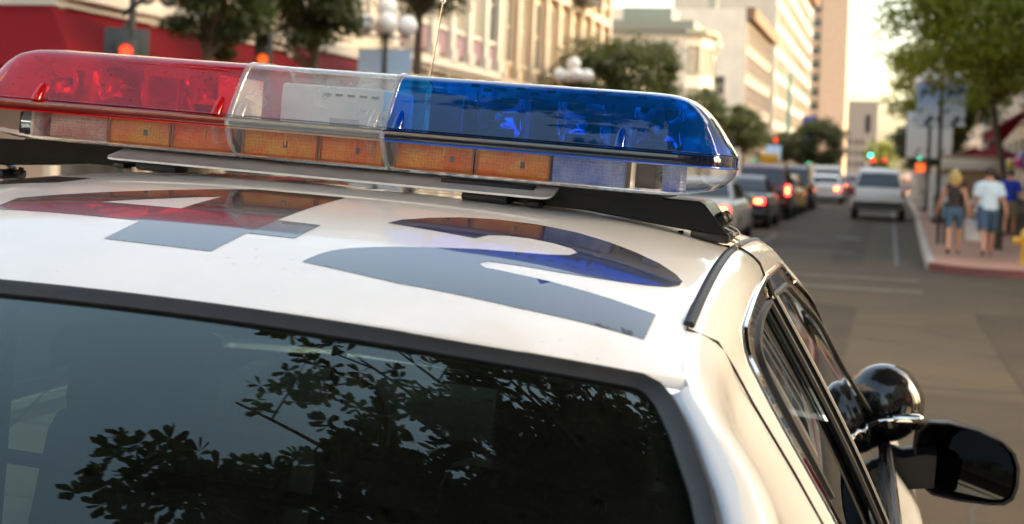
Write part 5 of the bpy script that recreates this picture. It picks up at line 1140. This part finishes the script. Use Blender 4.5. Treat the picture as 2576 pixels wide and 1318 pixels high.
# clips: tear-shaped bosses on the domes with a screw
def dome_y(z, prof=DOME):
    q = (z - ZF1) / (ZT - ZF1) * .925 + .075
    for (a, b), (c, d) in zip(DOME, DOME[1:]):
        if d >= q: return a + (c - a) * (q - b) / max(1e-6, d - b)
    return 0
for l in (-.552, -.226, -.184, .040, .081, .432):
    m_ = 'red_lens' if l < SL else ('clear_lens' if l < SR else 'blue_lens')
    for up in (1, 0):
        mb = MB().mat(M[m_] if up else M['low_lens']); rs = []
        for i in range(11):
            t = i / 10; z = ZF1 + .002 + .030 * t if up else ZF0 - .004 - .032 * t
            wd = .0085 * math.sqrt(max(0.0004, 1 - t ** 2.4)); dp = .0085 * max(.03, (1 - t * t)) * (1.3 if up else .8)
            y = dome_y(z) if up else lerp_tab([(0, -.147), (.1, -.146), (.3, -.14), (.55, -.131), (.78, -.119), (1, -.1)], (ZF0 - z) / (ZF0 - ZB))
            rs.append([(l + wd * math.cos(a), YC + y - .001 - dp * max(0, math.sin(a)), z) for a in lin(0, math.pi, 9)])
        mb.rings(rs, False)
        mb.build('dome_clip', None, bar)
# inside: floor plate, lamps in the lower lens
mb = MB(); mb.rings([[(l, YC + y * kyf(endk(l)), ZF0 + .003) for y in (-.138, .138)] for l in stations(L0 + .004, L1 - .004)], False); mb.build('floor_plate', M['white_plastic'], bar)
def lamp_block(l0, l1, m_, dot=True):
    mb = MB().mat(M['lamp_back']); y = YC - .112
    mb.bx(l0, l1, y + .012, y + .05, 1.549, 1.5925); mb.mat(M[m_]); mb.bx(l0 + .001, l1 - .001, y, y + .012, 1.5495, 1.5915, .002)
    mb.mat(M['lamp_back']); c = l0 + (l1 - l0) * rnd.uniform(.55, .75)
    if m_ == 'amber': mb.bx(c - .0035, c + .0035, y - .001, y + .002, 1.5655, 1.5755)
    if m_.startswith('amber'):
        mb.mat(M['amber_frame'])
        for a_, b_, z0, z1 in ((l0, l1, 1.5485, 1.5515), (l0, l1, 1.5895, 1.5925), (l0, l0 + .003, 1.5515, 1.5895), (l1 - .003, l1, 1.5515, 1.5895)): mb.bx(a_, b_, y - .0025, y + .012, z0, z1)
        mb.mat(M['amber_highlight']); q_ = l0 + (l1 - l0) * rnd.uniform(.52, .66); mb.ball((q_, y + .001, 1.577), .012, 14, 10, ((l1 - l0) * 1.7 * rnd.uniform(.8, 1.2), .30, .85))  # lighter amber bulge paints the bright spot on each module
    mb.build('lamp_module', None, bar)
for a, b, m_ in ((-.545, -.436, 'pink_lens'), (-.434, -.320, 'amber'), (-.318, -.208, 'amber_red'), (-.192, -.060, 'amber'), (-.058, .052, 'amber'), (.070, .200, 'amber'), (.203, .322, 'amber'), (.325, .440, 'blue_module')):
    lamp_block(a, b, m_)
for c, s in ((.49, 1), (-.60, -1)):             # side-facing lamps in the bar's ends
    mb = MB().mat(M['mirror']); mb.lathe([(.022, .03), (.018, .012), (.010, -.004), (.004, -.01)] if s > 0 else [(.022, -.03), (.018, -.012), (.010, .004), (.004, .01)], (c, YC - .045, 1.570), 16, 'X'); mb.mat(M['blue_module'] if s > 0 else M['pink_lens']); mb.rings([[(c + .002 + x, YC - .085 + y, z) for z in (1.549, 1.591)] for x, y in ((.0, .004), (.005, -.008), (.014, -.014), (.024, -.012), (.032, -.003), (.036, .012))], False); mb.mat(M['mirror'])
    mb.mat(M['black_plastic']); mb.bx(c - .045, c - .012, YC - .05, YC + .03, 1.550, 1.588, .003)
    mb.build('side_lamp', None, bar)
# rotating beacons
def beacon(l, y, ang, h=.078, r=.040):
    mb = MB().mat(M['black_plastic']); c = Vector((l, YC + y, ZF0 + .004)); rm = Matrix.Rotation(ang, 3, 'Z')
    mb.lathe([(.036, 0), (.036, .008), (.018, .010), (.018, .022)], c, 18); mb.box(c + Vector((0, 0, .018)), (.05, .03, .02), rm, .003)
    mb.mat(M['mirror']); rs = []
    for i in range(9):
        z = .014 + (h - .014) * i / 8; q = (z - .046) / .036
        rs.append([c + rm @ Vector((r * math.cos(a) * (1.0), .012 - .030 * math.sin(a) * max(.12, 1 - q * q * .8), z)) for a in lin(0, math.pi, 15)])
    mb.rings(rs, False)
    mb.mat(M['dark']); mb.box(c + rm @ Vector((0, -.022, .046)), (.03, .012, .05), rm, .002)
    mb.mat(M['globe']); mb.ball(c + Vector((0, 0, .045)), .008, 10, 8)
    mb.build('beacon', None, bar)
for l, y, a in ((-.585, -.01, 2.7), (-.465, -.02, 3.4), (-.31, .0, 2.9), (.21, -.02, 3.6), (.350, -.02, 3.0), (.470, -.02, 3.35)): beacon(l, y, a)
for l, dy in ((-.255, .0), (-.395, .01), (.115, 0), (.28, 0), (.405, .02)):     # partitions
    mb = MB(); mb.bx(l - .0015, l + .0015, YC - .085 + dy, YC + .09, ZF0 + .004, ZF0 + .082); mb.build('partition', M['mirror'] if l < -.3 else M['white_plastic'] if l < 0 else M['black_plastic'], bar)
for l, ang in ((-.53, R(35)), (-.37, R(-30)), (.16, R(40)), (.30, R(-35))):      # slanted mirrors
    mb = MB(); mb.box((l, YC + .03, ZF0 + .04), (.05, .003, .07), Matrix.Rotation(ang, 3, 'Z')); mb.build('slanted_mirror', M['mirror'], bar)
# clear middle: a white box with a slotted top
mb = MB().mat(M['white_plastic']); mb.bx(-.150, .030, YC - .070, YC + .09, ZF0 + .004, ZF0 + .078, .006)
mb.mat(M['dark'])
for k in range(5): mb.bx(-.075 + k * .021, -.062 + k * .021, YC - .0715, YC - .069, ZF0 + .062, ZF0 + .066)
mb.mat(M['seam']); mb.bx(-.060, -.010, YC - .0716, YC - .069, ZF0 + .012, ZF0 + .026)
mb.build('white_box', None, bar)
mb = MB().mat(M['dark'])
for l, z in ((.17, .094), (.215, .091), (.245, .0935), (.268, .088), (.295, .0925), (.36, .0915), (.375, .0945), (.405, .091), (.44, .0935), (.19, .088), (.33, .089)):
    mb.bx(l, l + .014, YC - .055, YC - .053, ZF0 + z - .0, ZF0 + z + .005)
mb.build('circuit_strip', None, bar)
# tray lip of white-painted sheet under the rear edge
mb = MB(); tr = []
LA, LB = -.416, .334
for l in [LA + .000, LA + .003, LA + .008, LA + .016] + lin(LA + .03, LB - .03, 20) + [LB - .016, LB - .008, LB - .003, LB]:
    e = min(l - LA, LB - l); k = 1 if e > .016 else math.sqrt(max(0, 1 - (1 - e / .016) ** 2))
    y1 = YC - .152 + .014 * (1 - k); z1 = 1.5245 + .004 * (1 - k)
    tr.append([(l, YC - .085, 1.5415), (l, y1 + .004, z1 + .0015), (l, y1, z1 + .0012), (l, y1, z1 - .0022), (l, y1 + .004, z1 - .0026), (l, YC - .085, 1.537)])
M['tray_white'] = mat('tray_white', (.80, .79, .75), .22, coat=1., var=.04, vscale=10)
mb.rings(tr); mb.build('tray_lip', M['tray_white'], bar, True, 50)
# feet: black steel beams to both roof edges, hooks, pads
for s in (1, -1):
    o = -.055
    def q(l): return o + s * (l - o)
    prof = [(.215, 1.5415), (.552, 1.5385), (.560, 1.5345), (.598, 1.4915), (.594, 1.4895), (.52, 1.4945), (.38, 1.5085), (.24, 1.5145), (.215, 1.5165)]
    mb = MB(); y0, y1 = YC - .082, YC + .085
    ringsA = []
    for y, k in ((y0, .0), (y0 + .0025, .0025), (y1 - .0025, .0025), (y1, 0)):
        cx, cz = .42, 1.514
        ringsA.append([(q(l - (.0025 - k) * (1 if l > cx else -1)), y, z - (.0025 - k) * (1 if z > cz else -1)) for l, z in prof])
    mb.rings(ringsA if s > 0 else [list(reversed(r)) for r in ringsA]); ft = mb.build('bar_foot', M['black_steel'], bar, True, 30)
    for yy in (YC - .045, YC + .035):
        mb = MB().mat(M['black_plastic'])
        d = Vector((.62, 0, .78)).normalized(); c = Vector((.566, yy, 1.500))
        mb.tube([(q(c.x), c.y, c.z), (q(c.x + .011), c.y, c.z + .009), (q(c.x + .014), c.y, c.z + .0115), (q(c.x + .022), c.y, c.z + .0165), (q(c.x + .025), c.y, c.z + .0185)], [.006, .006, .0105, .0105, .007], 7)
        mb.mat(M['bracket'])
        strap = [(.588, 1.5005), (.603, 1.4945), (.607, 1.489), (.600, 1.486), (.596, 1.482), (.606, 1.479), (.611, 1.473), (.609, 1.465), (.603, 1.459), (.606, 1.454), (.613, 1.445)]
        mb.rings([[(q(l + a), yy + b, z + c2) for a, b, c2 in ((0, -.012, .0012), (0, .012, .0012), (.0012, .012, -.0008), (.0012, -.012, -.0008))] for l, z in strap])
        mb.build('roof_hook', None, bar)
    mb = MB(); mb.tube([(q(.523), YC - .05, 1.490), (q(.524), YC - .05, 1.482), (q(.53), YC - .05, 1.4795), (q(.59), YC - .05, 1.470), (q(.60), YC - .05, 1.470)], .0045, 8); mb.build('foot_rod', M['black_steel'], bar)
    mb = MB(); zc = roof_z(.57, .04) if s > 0 else roof_z(.62, .04)
    mb.box((q(.571), YC - .04, zc + .009), (.060, .075, .0165), Matrix.Rotation(R(3.5 * s), 3, 'Y'), .005); mb.build('foot_pad', M['rubber'], bar)
    mb = MB(); mb.box((q(.225), YC - .105, roof_z(.22, -.03) + .006), (.075, .05, .014), None, .006); mb.box((q(.30), YC - .10, roof_z(.3, -.03) + .005), (.022, .03, .010), None, .004); mb.build('foot_rubber', M['rubber'], bar)
mb = MB(); mb.bx(.150, .300, YC - .118, YC - .085, 1.526, 1.5405, .003); mb.build('cable_box', M['black_steel'], bar)
mb = MB().mat(M['white_plastic']); p0 = [(x, -.0) for x in (0, 1)]
mb.box((.572, YC - .098, ZF0 + .0075), (.036, .002, .010), Matrix.Rotation(R(38), 3, 'Z')); mb.mat(M['tail']); mb.box((.5625, YC - .1065, ZF0 + .0075), (.009, .002, .0075), Matrix.Rotation(R(38), 3, 'Z')); mb.build('maker_sticker', None, bar)
